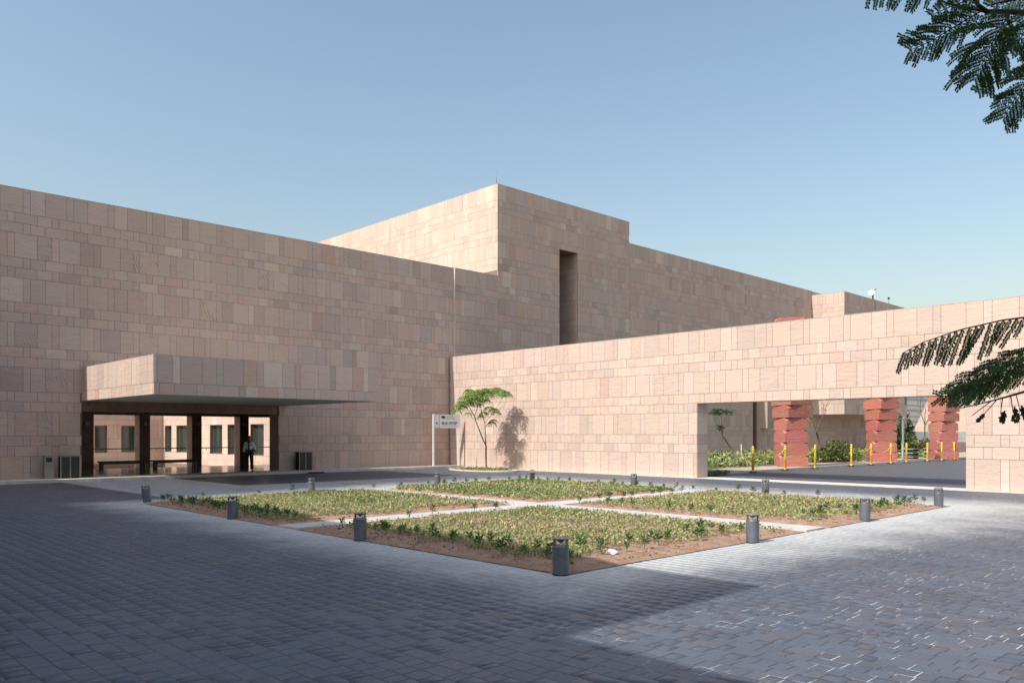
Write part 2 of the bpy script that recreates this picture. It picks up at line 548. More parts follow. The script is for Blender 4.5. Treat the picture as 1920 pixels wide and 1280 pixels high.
# canopy (cantilevers out of the wall)
CX0, CX1, CYF, CZ0, CZ1 = 10.93, 20.57, 30.0, 3.42, 4.86
can = empty("canopy", (CX0, YL, CZ0), "deep cantilevered sandstone canopy box over the portico entrance", "canopy")
mb = MB(); mb.box(0.018, CYF-YL+0.018, 0.03, CX1-CX0-0.02, 0.0, CZ1-CZ0-0.01); mb.build("slab", M['joint'], can)
mb = MB(); mb.box(0.03, CYF-YL+0.03, 0.0, CX1-CX0-0.03, -0.002, 0.028); mb.build("soffit", M['soffit'], can)
for i in range(1, 4):
    x = (CX1-CX0)*i/4
cladding(can, 'y', CYF, CX0, CX1, [(CZ0+0.42, CZ1, 0), (CZ0, CZ0+0.42, 1)], 11.60, 12.77, 'nwm', 'mwn', seed=11, vein=0.0, odd=0.3, cap=60)
cladding(can, 'x', CX0, CYF, YL, [(CZ0+0.42, CZ1, 0), (CZ0, CZ0+0.42, 1)], 30.6, 30.1, 'wnm', 'nwm', seed=12, vein=0.05, cap=60)
mb = MB(); mb.box(0, CYF-YL, CZ1-CZ0-0.01, CX1-CX0, 0, CZ1-CZ0+0.012); mb.build("coping", M['mass'], can)

# ---- portico interior ------------------------------------------------
portico = empty("portico", (PO0, 45.2, G0), "dark brown colonnade at the back of the portico with tall square columns", "colonnade")
px_, py_ = PO0, 45.2
cols = [(12.80, 13.44), (15.72, 16.27), (18.55, 19.10), (21.37, 21.92), (24.0, 24.6)]
for a, c in cols:
    mb = MB(); mb.box(a-px_, 0.0, 0.0, c-px_, 0.75, 2.86); mb.build("column", M['brown'], portico)
mb = MB(); mb.box(-0.6, 0.002, 2.86, 14.0, 0.76, 3.40); mb.build("beam", M['brown'], portico)
mb = MB(); mb.box(0.0-0.4, -6.09, 3.30, 13.5, 0.001, 3.38); mb.build("ceiling", M['brown'], portico)
mb = MB(); mb.box(-0.002+0.0, -6.96, 0.0, 0.03, 0.0, 3.29); mb.build("side_wall", M['brown'], portico)
mb = MB(); mb.box(PO1-px_-0.03, -6.96, 0.0, PO1-px_+0.0, -6.12, 3.29); mb.build("side_wall", M['brown'], portico)
mb = MB(); mb.box(PO0-px_+0.032, -6.94, 2.86, PO1-px_-0.032, -6.60, 3.415); mb.build("lintel", M['brown'], portico)
for a, c in cols[:4]:
    mb = MB()
    mb.box((a+c)/2-px_-0.11, -0.12, 2.32, (a+c)/2-px_+0.11, -0.002, 2.50)
    lb = mb.build("wall_lamp", M['steel'], portico)
fl = MB(); fl.box(PO0-0.5, YL-0.0, 0.02, 26.0, 46.2, 0.12)
m, nt, nodes, links, b = new_mat("polished_brown_floor")
p = pos(nt); bk = nodes.new("ShaderNodeTexBrick"); links.new(p, bk.inputs[0])
bk.inputs["Scale"].default_value = 1.0; bk.inputs["Brick Width"].default_value = 0.9; bk.inputs["Row Height"].default_value = 0.6
bk.inputs["Mortar Size"].default_value = 0.006
bk.inputs["Color1"].default_value = (0.20, 0.14, 0.11, 1); bk.inputs["Color2"].default_value = (0.26, 0.19, 0.15, 1)
bk.inputs["Mortar"].default_value = (0.08, 0.06, 0.05, 1)
links.new(bk.outputs[0], b.inputs["Base Color"]); b.inputs["Roughness"].default_value = 0.16
nz = noise(nt, 3, 3, 0.5, p); bump(nt, nz.outputs[0], 0.12, 0.01, b)
M['floorbrown'] = m
tag(fl.build("floor", m), kind="structure")

# handrail
rail = empty("handrail", (12.0, 46.05, G0), "thin dark handrail running behind the portico columns", "railing")
mb = MB(); mb.tube([(-0.9, 0, 1.06), (12.2, 0, 1.06)], 0.028, 8); mb.build("rail", M['black'], rail)
for i in range(10):
    x = -0.7 + i*1.41
    mb = MB(); mb.tube([(x, 0.02, 1.06), (x, 0.03, 0.96), (x+0.01, 0.14, 0.92)], 0.016, 6); mb.build("bracket", M['black'], rail)

# benches in the portico
def bench(loc, w, label):
    t = empty("bench", loc, label, "bench", "black benches in the portico")
    MB().box(-w/2, -0.22, 0.38, w/2, 0.22, 0.47).build("seat", M['black'], t)
    for sx in (-1, 1):
        for sy in (-1, 1):
            MB().box(sx*(w/2-0.13)-0.05, sy*0.16-0.05, 0, sx*(w/2-0.13)+0.05, sy*0.16+0.05, 0.379).build("leg", M['black'], t)
    for sy in (-1, 1):
        MB().box(-w/2+0.19, sy*0.16-0.03, 0.31, w/2-0.19, sy*0.16+0.03, 0.378).build("apron", M['black'], t)
    return t
bench((14.67, 44.3, G0), 2.55, "left black bench in the portico, between the first two columns")
bench((17.30, 44.3, G0), 2.45, "right black bench in the portico, between the second and third columns")

# ---- courtyard building seen through the portico -----------------------
court = empty("courtyard_building", (24.0, 46.5, 0), "sunlit sandstone courtyard building with tall dark windows behind the portico", "building")
CXX, CYY = 24.0, 64.0
WZ0, WZ1 = 0.60, 2.60
winY = [(47.45, 49.25), (51.55, 52.6), (53.45, 55.4), (57.0, 58.3), (59.45, 61.35), (62.3, 63.6)]
winX = [(16.8, 17.55), (19.1, 19.95), (20.95, 22.05)]
mb = MB()
zz = [(-0.6, WZ0), (WZ0, WZ1), (WZ1, 6.0)]
def cb(mb, x0, y0, z0, x1, y1, z1): mb.box(x0-24.0, y0-46.5, z0, x1-24.0, y1-46.5, z1)
for a, c in (zz[0], zz[2]):
    cb(mb, CXX+0.018, 46.3, a, CXX+0.4, CYY+0.4, c)
    cb(mb, 5.0, CYY+0.018, a, CXX+0.018, CYY+0.4, c)
ys = [46.3] + [v for w in winY for v in w] + [CYY+0.4]
for i in range(0, len(ys), 2): cb(mb, CXX+0.019, ys[i], WZ0, CXX+0.4, ys[i+1], WZ1)
xs = [5.0] + [v for w in winX for v in w] + [CXX+0.018]
for i in range(0, len(xs), 2): cb(mb, xs[i], CYY+0.019, WZ0, xs[i+1], CYY+0.4, WZ1)
mb.build("wall", M['joint'], court)
for (a, c) in winY:
    f = MB()
    f.box(CXX+0.22-24, a-46.5, WZ0, CXX+0.30-24, a+0.06-46.5, WZ1); f.box(CXX+0.22-24, c-0.06-46.5, WZ0, CXX+0.30-24, c-46.5, WZ1)
    f.box(CXX+0.22-24, a+0.06-46.5, WZ0, CXX+0.30-24, c-0.06-46.5, WZ0+0.06); f.box(CXX+0.22-24, a+0.06-46.5, WZ1-0.06, CXX+0.30-24, c-0.06-46.5, WZ1)
    w = f.build("window", M['steel'], court)
    MB().box(CXX+0.25-24, a+0.06-46.5, WZ0+0.06, CXX+0.27-24, c-0.06-46.5, WZ1-0.06).build("pane", M['glass'], w)
for (a, c) in winX:
    f = MB(); y = CYY-46.5
    f.box(a-24, y+0.22, WZ0, a+0.06-24, y+0.3, WZ1); f.box(c-0.06-24, y+0.22, WZ0, c-24, y+0.3, WZ1)
    f.box(a+0.06-24, y+0.22, WZ0, c-0.06-24, y+0.3, WZ0+0.06); f.box(a+0.06-24, y+0.22, WZ1-0.06, c-0.06-24, y+0.3, WZ1)
    w = f.build("window", M['steel'], court)
    MB().box(a+0.06-24, y+0.25, WZ0+0.06, c-0.06-24, y+0.27, WZ1-0.06).build("pane", M['glass'], w)
crow = [(0.60, 1.60, 0), (0.18, 0.60, 1), (-0.24, 0.18, 2), (1.60, 2.60, 3), (2.60, 3.02, 1), (3.02, 3.44, 2), (3.44, 4.44, 0)]
cladding(court, 'x', CXX, 46.4, CYY, crow, 47.0, 47.4, 'mwn', 'nwm', holes=[(a, c, WZ0, WZ1) for a, c in winY], seed=21, vein=0.0, odd=0.1, cap=110)
cladding(court, 'y', CYY, 10.0, CXX, crow, 10.2, 10.5, 'mwn', 'nwm', holes=[(a, c, WZ0, WZ1) for a, c in winX], seed=22, vein=0.0, odd=0.15, cap=80)

# ---- tower and long wing ---------------------------------------------
TX0, TX1, LX1 = 35.34, 48.97, 78.74
TZ, LZ = 18.0, 16.40
SL0, SL1, SLZ = 41.18, 43.07, 14.74
tower = empty("tower_block", (TX0, YL, 0), "tallest sandstone block with a narrow recessed slot, rising behind the shaded wall", "building")
mb = MB()
def tb(mb, x0, y0, z0, x1, y1, z1, oo=TX0): mb.box(x0-oo, y0-YL, z0, x1-oo, y1-YL, z1)
TF = YL - 0.10        # this front stands a hand proud of the entrance wing
tb(mb, 31.80, TF+0.018, -0.3, TX0-0.0, YL+7.8, TOP_L-0.01)
tb(mb, TX0+0.018, TF+0.018, -0.3, SL0, YL+30, TZ-0.01)
tb(mb, SL1, TF+0.018, -0.3, TX1-0.02, YL+30, TZ-0.01)
tb(mb, SL0, TF+0.018, SLZ, SL1, YL+30, TZ-0.012)
tb(mb, SL0, TF+2.6, -0.3, SL1, YL+30, SLZ)
mb.build("wall", M['joint'], tower)
mb = MB(); tb(mb, TX0-0.004, TF-0.004, TZ-0.01, TX1, YL+30, TZ+0.03); tb(mb, 31.80, TF-0.004, TOP_L-0.01, TX0, YL+7.8, TOP_L+0.03)
mb.build("coping", M['mass'], tower)
cladding(tower, 'y', TF, TX0, TX1, rows_from(TZ, bottom=4.0), 36.1, 35.5, 'nmw', 'nwm', holes=[(SL0, SL1, 0, SLZ)], seed=31, cap=170, vein=0.0, odd=0.16)
cladding(tower, 'y', TF, 31.80, TX0, rows_from(TOP_L, n=19), 31.9, 32.3, 'nmw', 'nwm', seed=32, cap=60, vein=0.0, odd=0.16)
cladding(tower, 'x', TX0, TF, YL+30, rows_from(TZ, n=9), 38.5, 39.1, 'wmn', 'wnm', seed=33, cap=60, vein=0.0, odd=0.08)
cladding(tower, 'x', SL1-0.001, TF+0.05, TF+2.6, rows_from(SLZ, bottom=6.0), 38.3, 38.9, 'nmw', 'nwm', seed=34, cap=0, vein=0.0)
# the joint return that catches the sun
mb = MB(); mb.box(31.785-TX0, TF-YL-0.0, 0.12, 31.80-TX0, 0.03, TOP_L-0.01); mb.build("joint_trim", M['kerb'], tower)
mb = MB(); mb.cyl((0.15, 0.15), 0.018, 0.008, TZ+0.03, TZ+0.95, 6); mb.build("lightning_rod", M['steel'], tower)

longw = empty("long_wing", (TX1, YL, 0), "long shaded sandstone wing receding right of the tower", "building")
mb = MB()
FX0, FX1 = 67.2, 67.9
tb(mb, TX1-0.018, TF+0.018, -0.3, FX0, YL+20, LZ-0.01, TX1)
tb(mb, FX1, TF+0.018, -0.3, 104.0, YL+20, LZ-0.01, TX1)
tb(mb, FX0, TF+1.5, -0.3, FX1, YL+20, LZ-0.012, TX1)
tb(mb, FX0, TF+0.018, 9.0, FX1, TF+1.5, LZ-0.012, TX1)
mb.build("wall", M['joint'], longw)
mb = MB(); tb(mb, TX1+0.001, TF-0.004, LZ-0.01, LX1, YL+20, LZ+0.03, TX1); mb.build("coping", M['mass'], longw)
cladding(longw, 'y', TF, TX1, 80.5, rows_from(LZ, bottom=5.5), 49.9, 49.3, 'nmw', 'nwm', seed=41, cap=180, vein=0.0, odd=0.14)
cladding(longw, 'y', TF, 57.0, 103.9, rows_from(5.5, bottom=0.1), 57.9, 57.3, 'nmw', 'nwm', holes=[(FX0, FX1+0.001, -1, 6)], seed=42, cap=115, vein=0.0, odd=0.14)
# projecting fin and box beside the dark slot
mb = MB(); tb(mb, FX1+0.001, TF-1.05, 2.5, FX1+1.4, TF-0.012, 7.0, TX1); mb.build("projecting_box", M['mass'], longw)
mb = MB(); tb(mb, FX1+0.001, TF-0.34, 0.0, FX1+0.25, TF-0.012, 2.498, TX1); mb.build("fin", M['mass'], longw)

# ---- far block that cantilevers towards the gate -----------------------
FY = 34.74
far = empty("far_block", (LX1, FY, 4.6), "smaller sandstone block at the far end of the long wing, sunlit on its left side", "building")
mb = MB(); mb.box(0.018, 0.018, 0.0, 15.4, TF-FY-0.01, 15.95-4.6-0.01); mb.build("wall", M['joint'], far)
cladding(far, 'x', LX1, FY, TF-0.01, rows_from(15.95, n=19), 35.0, 35.3, 'nmw', 'nwm', seed=51, cap=40, vein=0.0, odd=0.05)
cladding(far, 'y', FY, LX1, LX1+15.4, rows_from(15.95, n=19), 79.0, 79.6, 'nmw', 'nwm', seed=52, cap=80, vein=0.0)
mb = MB(); mb.box(-0.004, -0.004, 15.95-4.6-0.01, 15.4, TF-FY-0.01, 15.95-4.6+0.04); mb.build("coping", M['mass'], far)

# rooftop dish and lamp
d = empty("roof_dish", (86.2, 35.0, 15.98), "small white satellite dish on the roof edge of the far block", "satellite dish")
MB().cyl((0, 0), 0.08, 0.08, 0, 0.75, 8).build("mast", M['black'], d)
mb = MB()
prof = [(0.02, 0.0), (0.14, 0.02), (0.26, 0.07), (0.33, 0.14)]
mb.lathe(prof, 20)
o = mb.build("dish", M['white'], d, (-0.15, 0.1, 0.78)); o.rotation_euler = (radians(20), radians(-75), 0)
mb = MB(); mb.tube([(0, 0, 0.7), (0.15, -0.12, 1.05), (0.38, -0.2, 1.22)], 0.04, 6); mb.build("feed_arm", M['black'], d)
d = empty("roof_lamp", (90.1, 34.9, 15.98), "tiny round lamp on a post at the roof edge, right of the dish", "lamp")
MB().cyl((0, 0), 0.03, 0.03, 0, 0.5, 6).build("post", M['steel'], d)
MB().lathe([(0.02, 0.5), (0.12, 0.56), (0.13, 0.66), (0.06, 0.74), (0.01, 0.76)], 10).build("lamp_head", M['black'], d)

# ---- gate wall (sunlit, with the wide opening) -------------------------
GTOP = 6.63
OY0, OY1, OZ = 9.51, 20.60, 3.37
gate = empty("gate_wall", (XR, 15.0, 0), "sunlit pale sandstone wall with a wide low gateway opening", "wall")
th = 0.85
mb = MB()
def gb(mb, x0, y0, z0, x1, y1, z1): mb.box(x0-XR, y0-15.0, z0, x1-XR, y1-15.0, z1)
gb(mb, XR+0.018, OY1-0.018, -0.3, XR+th, YL-0.12, GTOP-0.01)
gb(mb, XR+0.018, -22.0, -0.3, XR+th, OY0, GTOP-0.01)
gb(mb, XR+0.018, OY0, OZ+0.02, XR+th, OY1-0.018, GTOP-0.01)
mb.build("wall", M['joint'], gate)
mb = MB(); gb(mb, XR-0.004, -22.0, GTOP-0.01, XR+th+0.004, YL-0.12, GTOP+0.02); mb.build("coping", M['mass'], gate)
cladding(gate, 'x', XR, 2.0, YL-0.11, rows_from(GTOP, n=9)+[(0.005, GTOP-9*0+0-(3*(B_+2*S_)), 9)], 16.91, 18.29+1.646-0.82-0.55-0.272, 'nmw', 'wmn',
         holes=[(OY0, OY1, -1, OZ)], seed=61, vein=0.0, odd=0.07, soft=0.35, cap=290)
# jamb stones (face -Y) and soffit
jr = rows_from(GTOP, n=9)+[(0.01, GTOP-3*(B_+2*S_), 9)]
mb = MB()
rj = random.Random(5)
for z0, z1, i in jr:
    if z1 > OZ+0.01: continue
    one = MB(); one.box(0.0, 0.0, -(z1-z0)/2+0.007, th-0.004, 0.02, (z1-z0)/2-0.007, stone_col(rj, 0, 0.1), skip=('k',))
    one.build("stone", M['stone'], gate, (0.002, OY1-0.02-15.0, (z0+z1)/2))
MB().box(0.002, OY0-15, OZ, th-0.002, OY1-0.02-15, OZ+0.018).build("soffit", M['mass'], gate)

# ------------------------------------------------------------------ ground
GZ = -0.012
big = MB()
ring = 2500.0
big.box(-ring, -ring, -0.62, ring, ring, -0.60)
tag(big.build("ground", M['sand']), kind="structure")
g2 = MB(); g2.box(-14, -14, -0.5, 120, 36.70, -0.06)
tag(g2.build("subgrade", M['farpave']), kind="structure")

# plaza paving: real pavers over a sand bed
plaza = empty("plaza_paving", (0, 0, 0), kind="structure")
mb = MB()
for (a, b_, c, e) in [(-12, -12, PX0-0.0, 36.70), (PX0, -12, PX1, PY0), (PX0, PY1, PX1, 36.70), (PX1, -12, 31.05, 36.70)]:
    mb.add([(a, b_, -0.0022), (c, b_, -0.0022), (c, e, -0.0022), (a, e, -0.0022)], [(0, 1, 2, 3)])
mb.build("joint_sand", M['pavejoint'], plaza)
rp = random.Random(77)
pav = []
xc = -1.0
TINTS = [(0.090,0.110,0.146),(0.092,0.107,0.139),(0.079,0.096,0.130),(0.101,0.110,0.134),(0.085,0.101,0.131),(0.104,0.104,0.122),(0.089,0.106,0.137)]
k = 0
while xc < 31.0:
    w = 0.20
    y = -6.0 + rp.uniform(0, 0.2)
    while y < 36.6:
        ln = rp.choice((0.20, 0.20, 0.30, 0.30, 0.15, 0.10) if (k*0.37) % 1 < 0.6 else (0.15, 0.15, 0.20, 0.20, 0.30))
        x0, x1, y0, y1 = xc, xc+w, y, y+ln
        y += ln
        if x1 > 31.04: x1 = 31.04
        if y1 > 36.64: y1 = 36.64
        if x0 < PX1-0.02 and x1 > PX0+0.02 and y0 < PY1-0.02 and y1 > PY0+0.02:
            if x1 <= PX0+0.1: x1 = PX0
            elif x0 >= PX1-0.1: x0 = PX1
            elif y1 <= PY0+0.15: y1 = PY0
            elif y0 >= PY1-0.15: y0 = PY1
            elif x0 < PX0: x1 = PX0
            elif x1 > PX1: x0 = PX1
            elif y0 < PY0: y1 = PY0
            elif y1 > PY1: y0 = PY1
            else: continue
        if x1-x0 < 0.03 or y1-y0 < 0.03: continue
        q = proj((x0+x1)/2, (y0+y1)/2, 0)
        if q is None or q[2] < 1.6: continue
        if q[0] < -500 or q[0] > 2420 or q[1] > 1900: continue
        pav.append((x0, x1, y0, y1))
    xc += w; k += 1
def paver_area(r):
    cs = [proj(r[i], r[j], 0) for i in (0, 1) for j in (2, 3)]
    xs = [c[0] for c in cs]; ysx = [c[1] for c in cs]
    if min(xs) < 0 or max(xs) > 1920 or max(ysx) > 1280: return 0
    return (r[1]-r[0])*(r[3]-r[2])/cs[0][2]**3
pav.sort(key=paver_area, reverse=True)
def paver_geo(r, out):
    x0, x1, y0, y1 = r
    g = 0.0034
    t = rp.choice(TINTS); kk = rp.uniform(0.90, 1.10)
    z = rp.uniform(-0.0007, 0.0010)
    sx, sy = rp.uniform(-0.0003, 0.0003), rp.uniform(-0.0003, 0.0003)
    return (x0+g, x1-g, y0+g, y1-g, z, sx, sy, (t[0]*kk, t[1]*kk, t[2]*kk, 1))
for r in pav[:300]:
    x0, x1, y0, y1, z, sx, sy, c = paver_geo(r, None)
    cx, cy = (x0+x1)/2, (y0+y1)/2
    hx, hy = (x1-x0)/2, (y1-y0)/2
    e = 0.004
    vs = [(-hx, -hy, -0.012), (hx, -hy, -0.012), (hx, hy, -0.012), (-hx, hy, -0.012),
          (-hx, -hy, z-0.003), (hx, -hy, z-0.003), (hx, hy, z-0.003), (-hx, hy, z-0.003),
          (-hx+e, -hy+e, z-sx-sy), (hx-e, -hy+e, z+sx-sy), (hx-e, hy-e, z+sx+sy), (-hx+e, hy-e, z-sx+sy)]
    fs = [(8, 9, 10, 11)]
    for i in range(4):
        j = (i+1) % 4
        fs += [(i, j, 4+j, 4+i), (4+i, 4+j, 8+j, 8+i)]
    MB().add(vs, fs, c).build("paver", M['paver'], plaza, (cx, cy, 0))
R = [paver_geo(r, None) for r in pav[300:]]
A = np.array([q[:7] for q in R]); Cc = np.array([q[7] for q in R])
n = len(A)
x0, x1, y0, y1, z, sx, sy = A.T
e = 0.004
V = np.zeros((n, 8, 3))
zb = np.full(n, -0.012)
corners = [(x0, y0, zb), (x1, y0, zb), (x1, y1, zb), (x0, y1, zb),
           (x0+e, y0+e, z-sx-sy), (x1-e, y0+e, z+sx-sy), (x1-e, y1-e, z+sx+sy), (x0+e, y1-e, z-sx+sy)]
for i, (a, b_, c) in enumerate(corners):
    V[:, i, 0] = a; V[:, i, 1] = b_; V[:, i, 2] = c
Fq = np.array([(4, 5, 6, 7), (0, 1, 5, 4), (1, 2, 6, 5), (2, 3, 7, 6), (3, 0, 4, 7)])
F = (Fq[None] + (np.arange(n)*8)[:, None, None]).reshape(-1, 4)
C = np.repeat(Cc, 5, axis=0)
me = bulk("pavers", V.reshape(-1, 3), F, C, M['paver'])
o = link("pavers", me, None, plaza); o["kind"] = "stuff"

# walkway along the shaded wall, kerb blocks, strip at the foot of the gate wall
walk = empty("walkway", (0, 36.7, 0), kind="structure")
MB().box(-5, 0.16, -0.1, XR-0.02, YL-36.70+0.012, 0.115).build("slab", M['concrete'], walk)
x = -5.0
while x < 30.9:
    L = min(0.98, 31.0-x-0.0)
    MB().box(-L/2+0.005, 0.0, -0.1, L/2-0.005, 0.155, 0.12+random.Random(int(x*10)).uniform(-0.003, 0.003)).build("kerb_stone", M['kerb'], walk, (x+L/2, 0, 0))
    x += 0.98
strip = empty("wall_footing_strip", (31.22, 15, 0), kind="structure")
y = -6.0
while y < 36.6:
    L = 0.98
    wdt = 0.17 if not (OY0 - 0.5 < y < OY1) else 0.17
    MB().box(-0.165, -L/2+0.004, -0.05, 0.165, L/2-0.004, 0.012).build("kerb_stone", M['kerb'], strip, (0, y+L/2-15, 0))
    y += 0.98
MB().box(XR-31.22+0.02, OY0-15, -0.05, XR+th+0.2-31.22, OY1-15.02, 0.008).build("threshold", M['kerb'], strip)

# inner forecourt beyond the gateway
mb = MB()
mb.add([(XR+th+0.2, -30, -0.002), (110, -30, -0.002), (110, 21.45, -0.002), (XR+th+0.2, 21.45, -0.002)], [(0, 1, 2, 3)])
tag(mb.build("inner_road", M['farpave']), kind="structure")
ik = empty("inner_kerb", (32.3, 21.45, 0), kind="structure")
x = 0.0
while x < 60:
    MB().box(0.005, 0, -0.05, 1.195, 0.16, 0.11).build("kerb_stone", M['kerb'], ik, (x, 0, 0)); x += 1.2
mb = MB(); mb.box(32.26, 21.62, -0.3, 115, TF+0.0, 0.05)
tag(mb.build("inner_bed", M['sand']), kind="structure")

# ------------------------------------------------------------------ planting bed
bed = empty("planting_bed", (PX0, PY0, 0), kind="structure")
PXM, PYM = 16.2, 15.70
PW = 0.42
mb = MB()
nx = 70; ny = 70
rr = random.Random(4)
vs = []; fs = []
for j in range(ny+1):
    for i in range(nx+1):
        X = PX0 + (PX1-PX0)*i/nx; Y = PY0 + (PY1-PY0)*j/ny
        edge = min(X-PX0, PX1-X, Y-PY0, PY1-Y, max(0, abs(X-PXM)-PW) if abs(Y-PYM) > PW else 9, 9)
        path = min(abs(X-PXM)-PW, abs(Y-PYM)-PW)
        h = 0.01 + 0.05*min(1, min(edge, max(0, path))/0.5) + rr.uniform(-0.012, 0.018)*(1 if edge > 0.05 else 0.2)
        if path < 0.05: h = -0.004
        vs.append((X-PX0, Y-PY0, h))
for j in range(ny):
    for i in range(nx):
        a = j*(nx+1)+i
        fs.append((a, a+1, a+nx+2, a+nx+1))
mb.add(vs, fs, None, True).build("soil", M['soil'], bed)
def path_slabs(x0, y0, x1, y1, along):
    L = (x1-x0) if along == 'x' else (y1-y0)
    k = int(L/0.9)
    for i in range(k):
        a, c = i/k, (i+1)/k
        if along == 'x': q = (x0+(x1-x0)*a, x0+(x1-x0)*c, y0, y1)
        else: q = (x0, x1, y0+(y1-y0)*a, y0+(y1-y0)*c)
        cx, cy = (q[0]+q[1])/2, (q[2]+q[3])/2
        MB().box(q[0]-cx+0.005, q[2]-cy+0.005, -0.03, q[1]-cx-0.005, q[3]-cy-0.005, 0.03).build(
            "path_slab", M['concrete'], bed, (cx-PX0, cy-PY0, 0))
path_slabs(PX0+0.02, PYM-PW, PX1-0.02, PYM+PW, 'x')
path_slabs(PXM-PW, PY0+0.02, PXM+PW, PYM-PW, 'y')
path_slabs(PXM-PW, PYM+PW, PXM+PW, PY1-0.02, 'y')

def leaves(P, D, L, W, C, curl=0.25, rng=None):
    """diamond leaves: P base, D direction (unit), L length, W width, C colour -> arrays"""
    n = len(P)
    rng = rng or np.random.default_rng(1)
    up = rng.normal(size=(n, 3)); up[:, 2] += 0.8
    side = np.cross(D, up); side /= np.linalg.norm(side, axis=1)[:, None] + 1e-9
    nrm = np.cross(side, D)
    L = np.asarray(L)[:, None]; W = np.asarray(W)[:, None]
    V = np.zeros((n, 4, 3))
    V[:, 0] = P
    V[:, 1] = P + D*L*0.5 + side*W*0.5 + nrm*L*curl*0.3
    V[:, 2] = P + D*L - nrm*L*curl*0.3
    V[:, 3] = P + D*L*0.5 - side*W*0.5 + nrm*L*curl*0.3
    F = np.arange(n*4).reshape(n, 4)
    return V.reshape(-1, 3), F, C

rng = np.random.default_rng(8)
def smooth_noise(X, Y, s, seed):
    r = np.random.default_rng(seed)
    out = np.zeros_like(X)
    for i in range(6):
        a = r.uniform(0, 2*pi); f = s*r.uniform(0.6, 2.2); ph = r.uniform(0, 2*pi)
        out += np.sin((X*cos(a)+Y*sin(a))*f + ph)
    return out/6

def cover(x0, y0, x1, y1, dens, size, hmax, name, label, seed, soil_edge=0.5, sparse=0.0, z0=0.04, dry=0.5, back_edge=None):
    r = np.random.default_rng(seed)
    n = int((x1-x0)*(y1-y0)*dens)
    X = r.uniform(x0, x1, n); Y = r.uniform(y0, y1, n)
    nz = smooth_noise(X, Y, 1.1, seed+1); nz2 = smooth_noise(X, Y, 3.6, seed+2)
    ex = np.minimum(X-x0, x1-X); ey = np.minimum(Y-y0, y1-Y)
    ed = np.minimum(ex, ey)
    keep = ed > soil_edge*(0.45+0.75*r.random(n)+0.6*nz2+0.3*nz)
    keep &= (nz*0.6+nz2*0.7) > -0.52+sparse+r.normal(0, 0.12, n)
    X, Y, nz, nz2 = X[keep], Y[keep], nz[keep], nz2[keep]
    n = len(X)
    env = hmax*(0.50+0.36*nz+0.42*nz2)
    Z = z0 + np.clip(env, 0.04, None)*np.sqrt(r.random(n))
    P = np.stack([X, Y, Z], 1)
    D = r.normal(size=(n, 3)); D[:, 2] = np.abs(D[:, 2])*0.8+0.25; D /= np.linalg.norm(D, axis=1)[:, None]
    L = size*r.uniform(0.7, 1.35, n); W = L*r.uniform(0.45, 0.7, n)
    pal = np.array([(0.34,0.40,0.13),(0.45,0.49,0.20),(0.25,0.33,0.10),(0.56,0.54,0.28),(0.16,0.26,0.07),(0.62,0.48,0.34),(0.56,0.39,0.29),(0.09,0.17,0.045)])
    t = dry + 0.45*smooth_noise(X, Y, 0.8, seed+5) + r.normal(0, 0.22, n)
    idx = np.where(t > 0.95, r.choice([5, 6, 3], n), np.where(t > 0.25, r.choice([0, 1, 2, 3, 1, 5, 6], n), r.choice([2, 4, 0, 7], n)))
    C = pal[idx]*r.uniform(0.8, 1.45, (n, 1))
    C = np.clip(np.hstack([C, np.ones((n, 1))]), 0, 1)
    V, F, C = leaves(P, D, L, W, C, 0.35, r)
    me = bulk(name, V, F, C, M['leaf'])
    o = link(name, me)
    tag(o, label, "ground cover", kind="stuff")
    return o
cover(PX0+0.05, PY0+0.05, PXM-PW, PYM-PW, 1000, 0.055, 0.16, "ground_cover", "yellow-green ground cover in the near quarter of the planting bed", 100, 0.9, 0.06, dry=0.6)
cover(PXM+PW, PY0+0.05, PX1-0.05, PYM-PW, 760, 0.062, 0.15, "ground_cover", "patchy ground cover in the right quarter of the planting bed", 200, 0.8, 0.12, dry=0.6)
cover(PX0+0.05, PYM+PW, PXM-PW, PY1-0.05, 820, 0.062, 0.17, "ground_cover", "yellow-green ground cover in the left quarter of the planting bed", 300, 0.6, 0.0, dry=0.5)
cover(PXM+PW, PYM+PW, PX1-0.05, PY1-0.05, 760, 0.07, 0.19, "ground_cover", "greener ground cover in the far quarter of the planting bed", 400, 0.4, -0.1, dry=0.35)

# dry leaf litter and twigs lying on the bare soil
r = np.random.default_rng(61)
n = 15000
X = r.uniform(PX0+0.08, PX1-0.08, n); Y = r.uniform(PY0+0.08, PY1-0.08, n)
kk_ = (np.abs(X-PXM) > PW+0.05) & (np.abs(Y-PYM) > PW+0.05) & (smooth_noise(X, Y, 2.2, 5) > -0.25+r.normal(0, .15, n))
X, Y = X[kk_], Y[kk_]; n = len(X)
ed_ = np.minimum(np.minimum(X-PX0, PX1-X), np.minimum(Y-PY0, PY1-Y))
ed_ = np.minimum(ed_, np.maximum(np.abs(X-PXM), 0)*0+9)
P = np.stack([X, Y, np.full(n, 0.045)+0.02*np.minimum(1, ed_/0.5)], 1)
a_ = r.uniform(0, 2*pi, n)
D = np.stack([np.cos(a_), np.sin(a_), r.uniform(-0.05, 0.35, n)], 1)
L = r.uniform(0.03, 0.09, n); W = L*r.uniform(0.12, 0.5, n)
C = np.array([(0.20,0.11,0.07),(0.45,0.32,0.22),(0.12,0.08,0.06),(0.60,0.46,0.34),(0.30,0.18,0.12)])[r.integers(0, 5, n)]
V, F, C = leaves(P, D, L, W, np.hstack([C, np.ones((n, 1))]), 0.3, r)
tag(link("leaf_litter", bulk("leaf_litter", V, F, C, M['leaf'])), "dry brown leaf litter scattered on the soil of the planting bed", "leaf litter", kind="stuff")

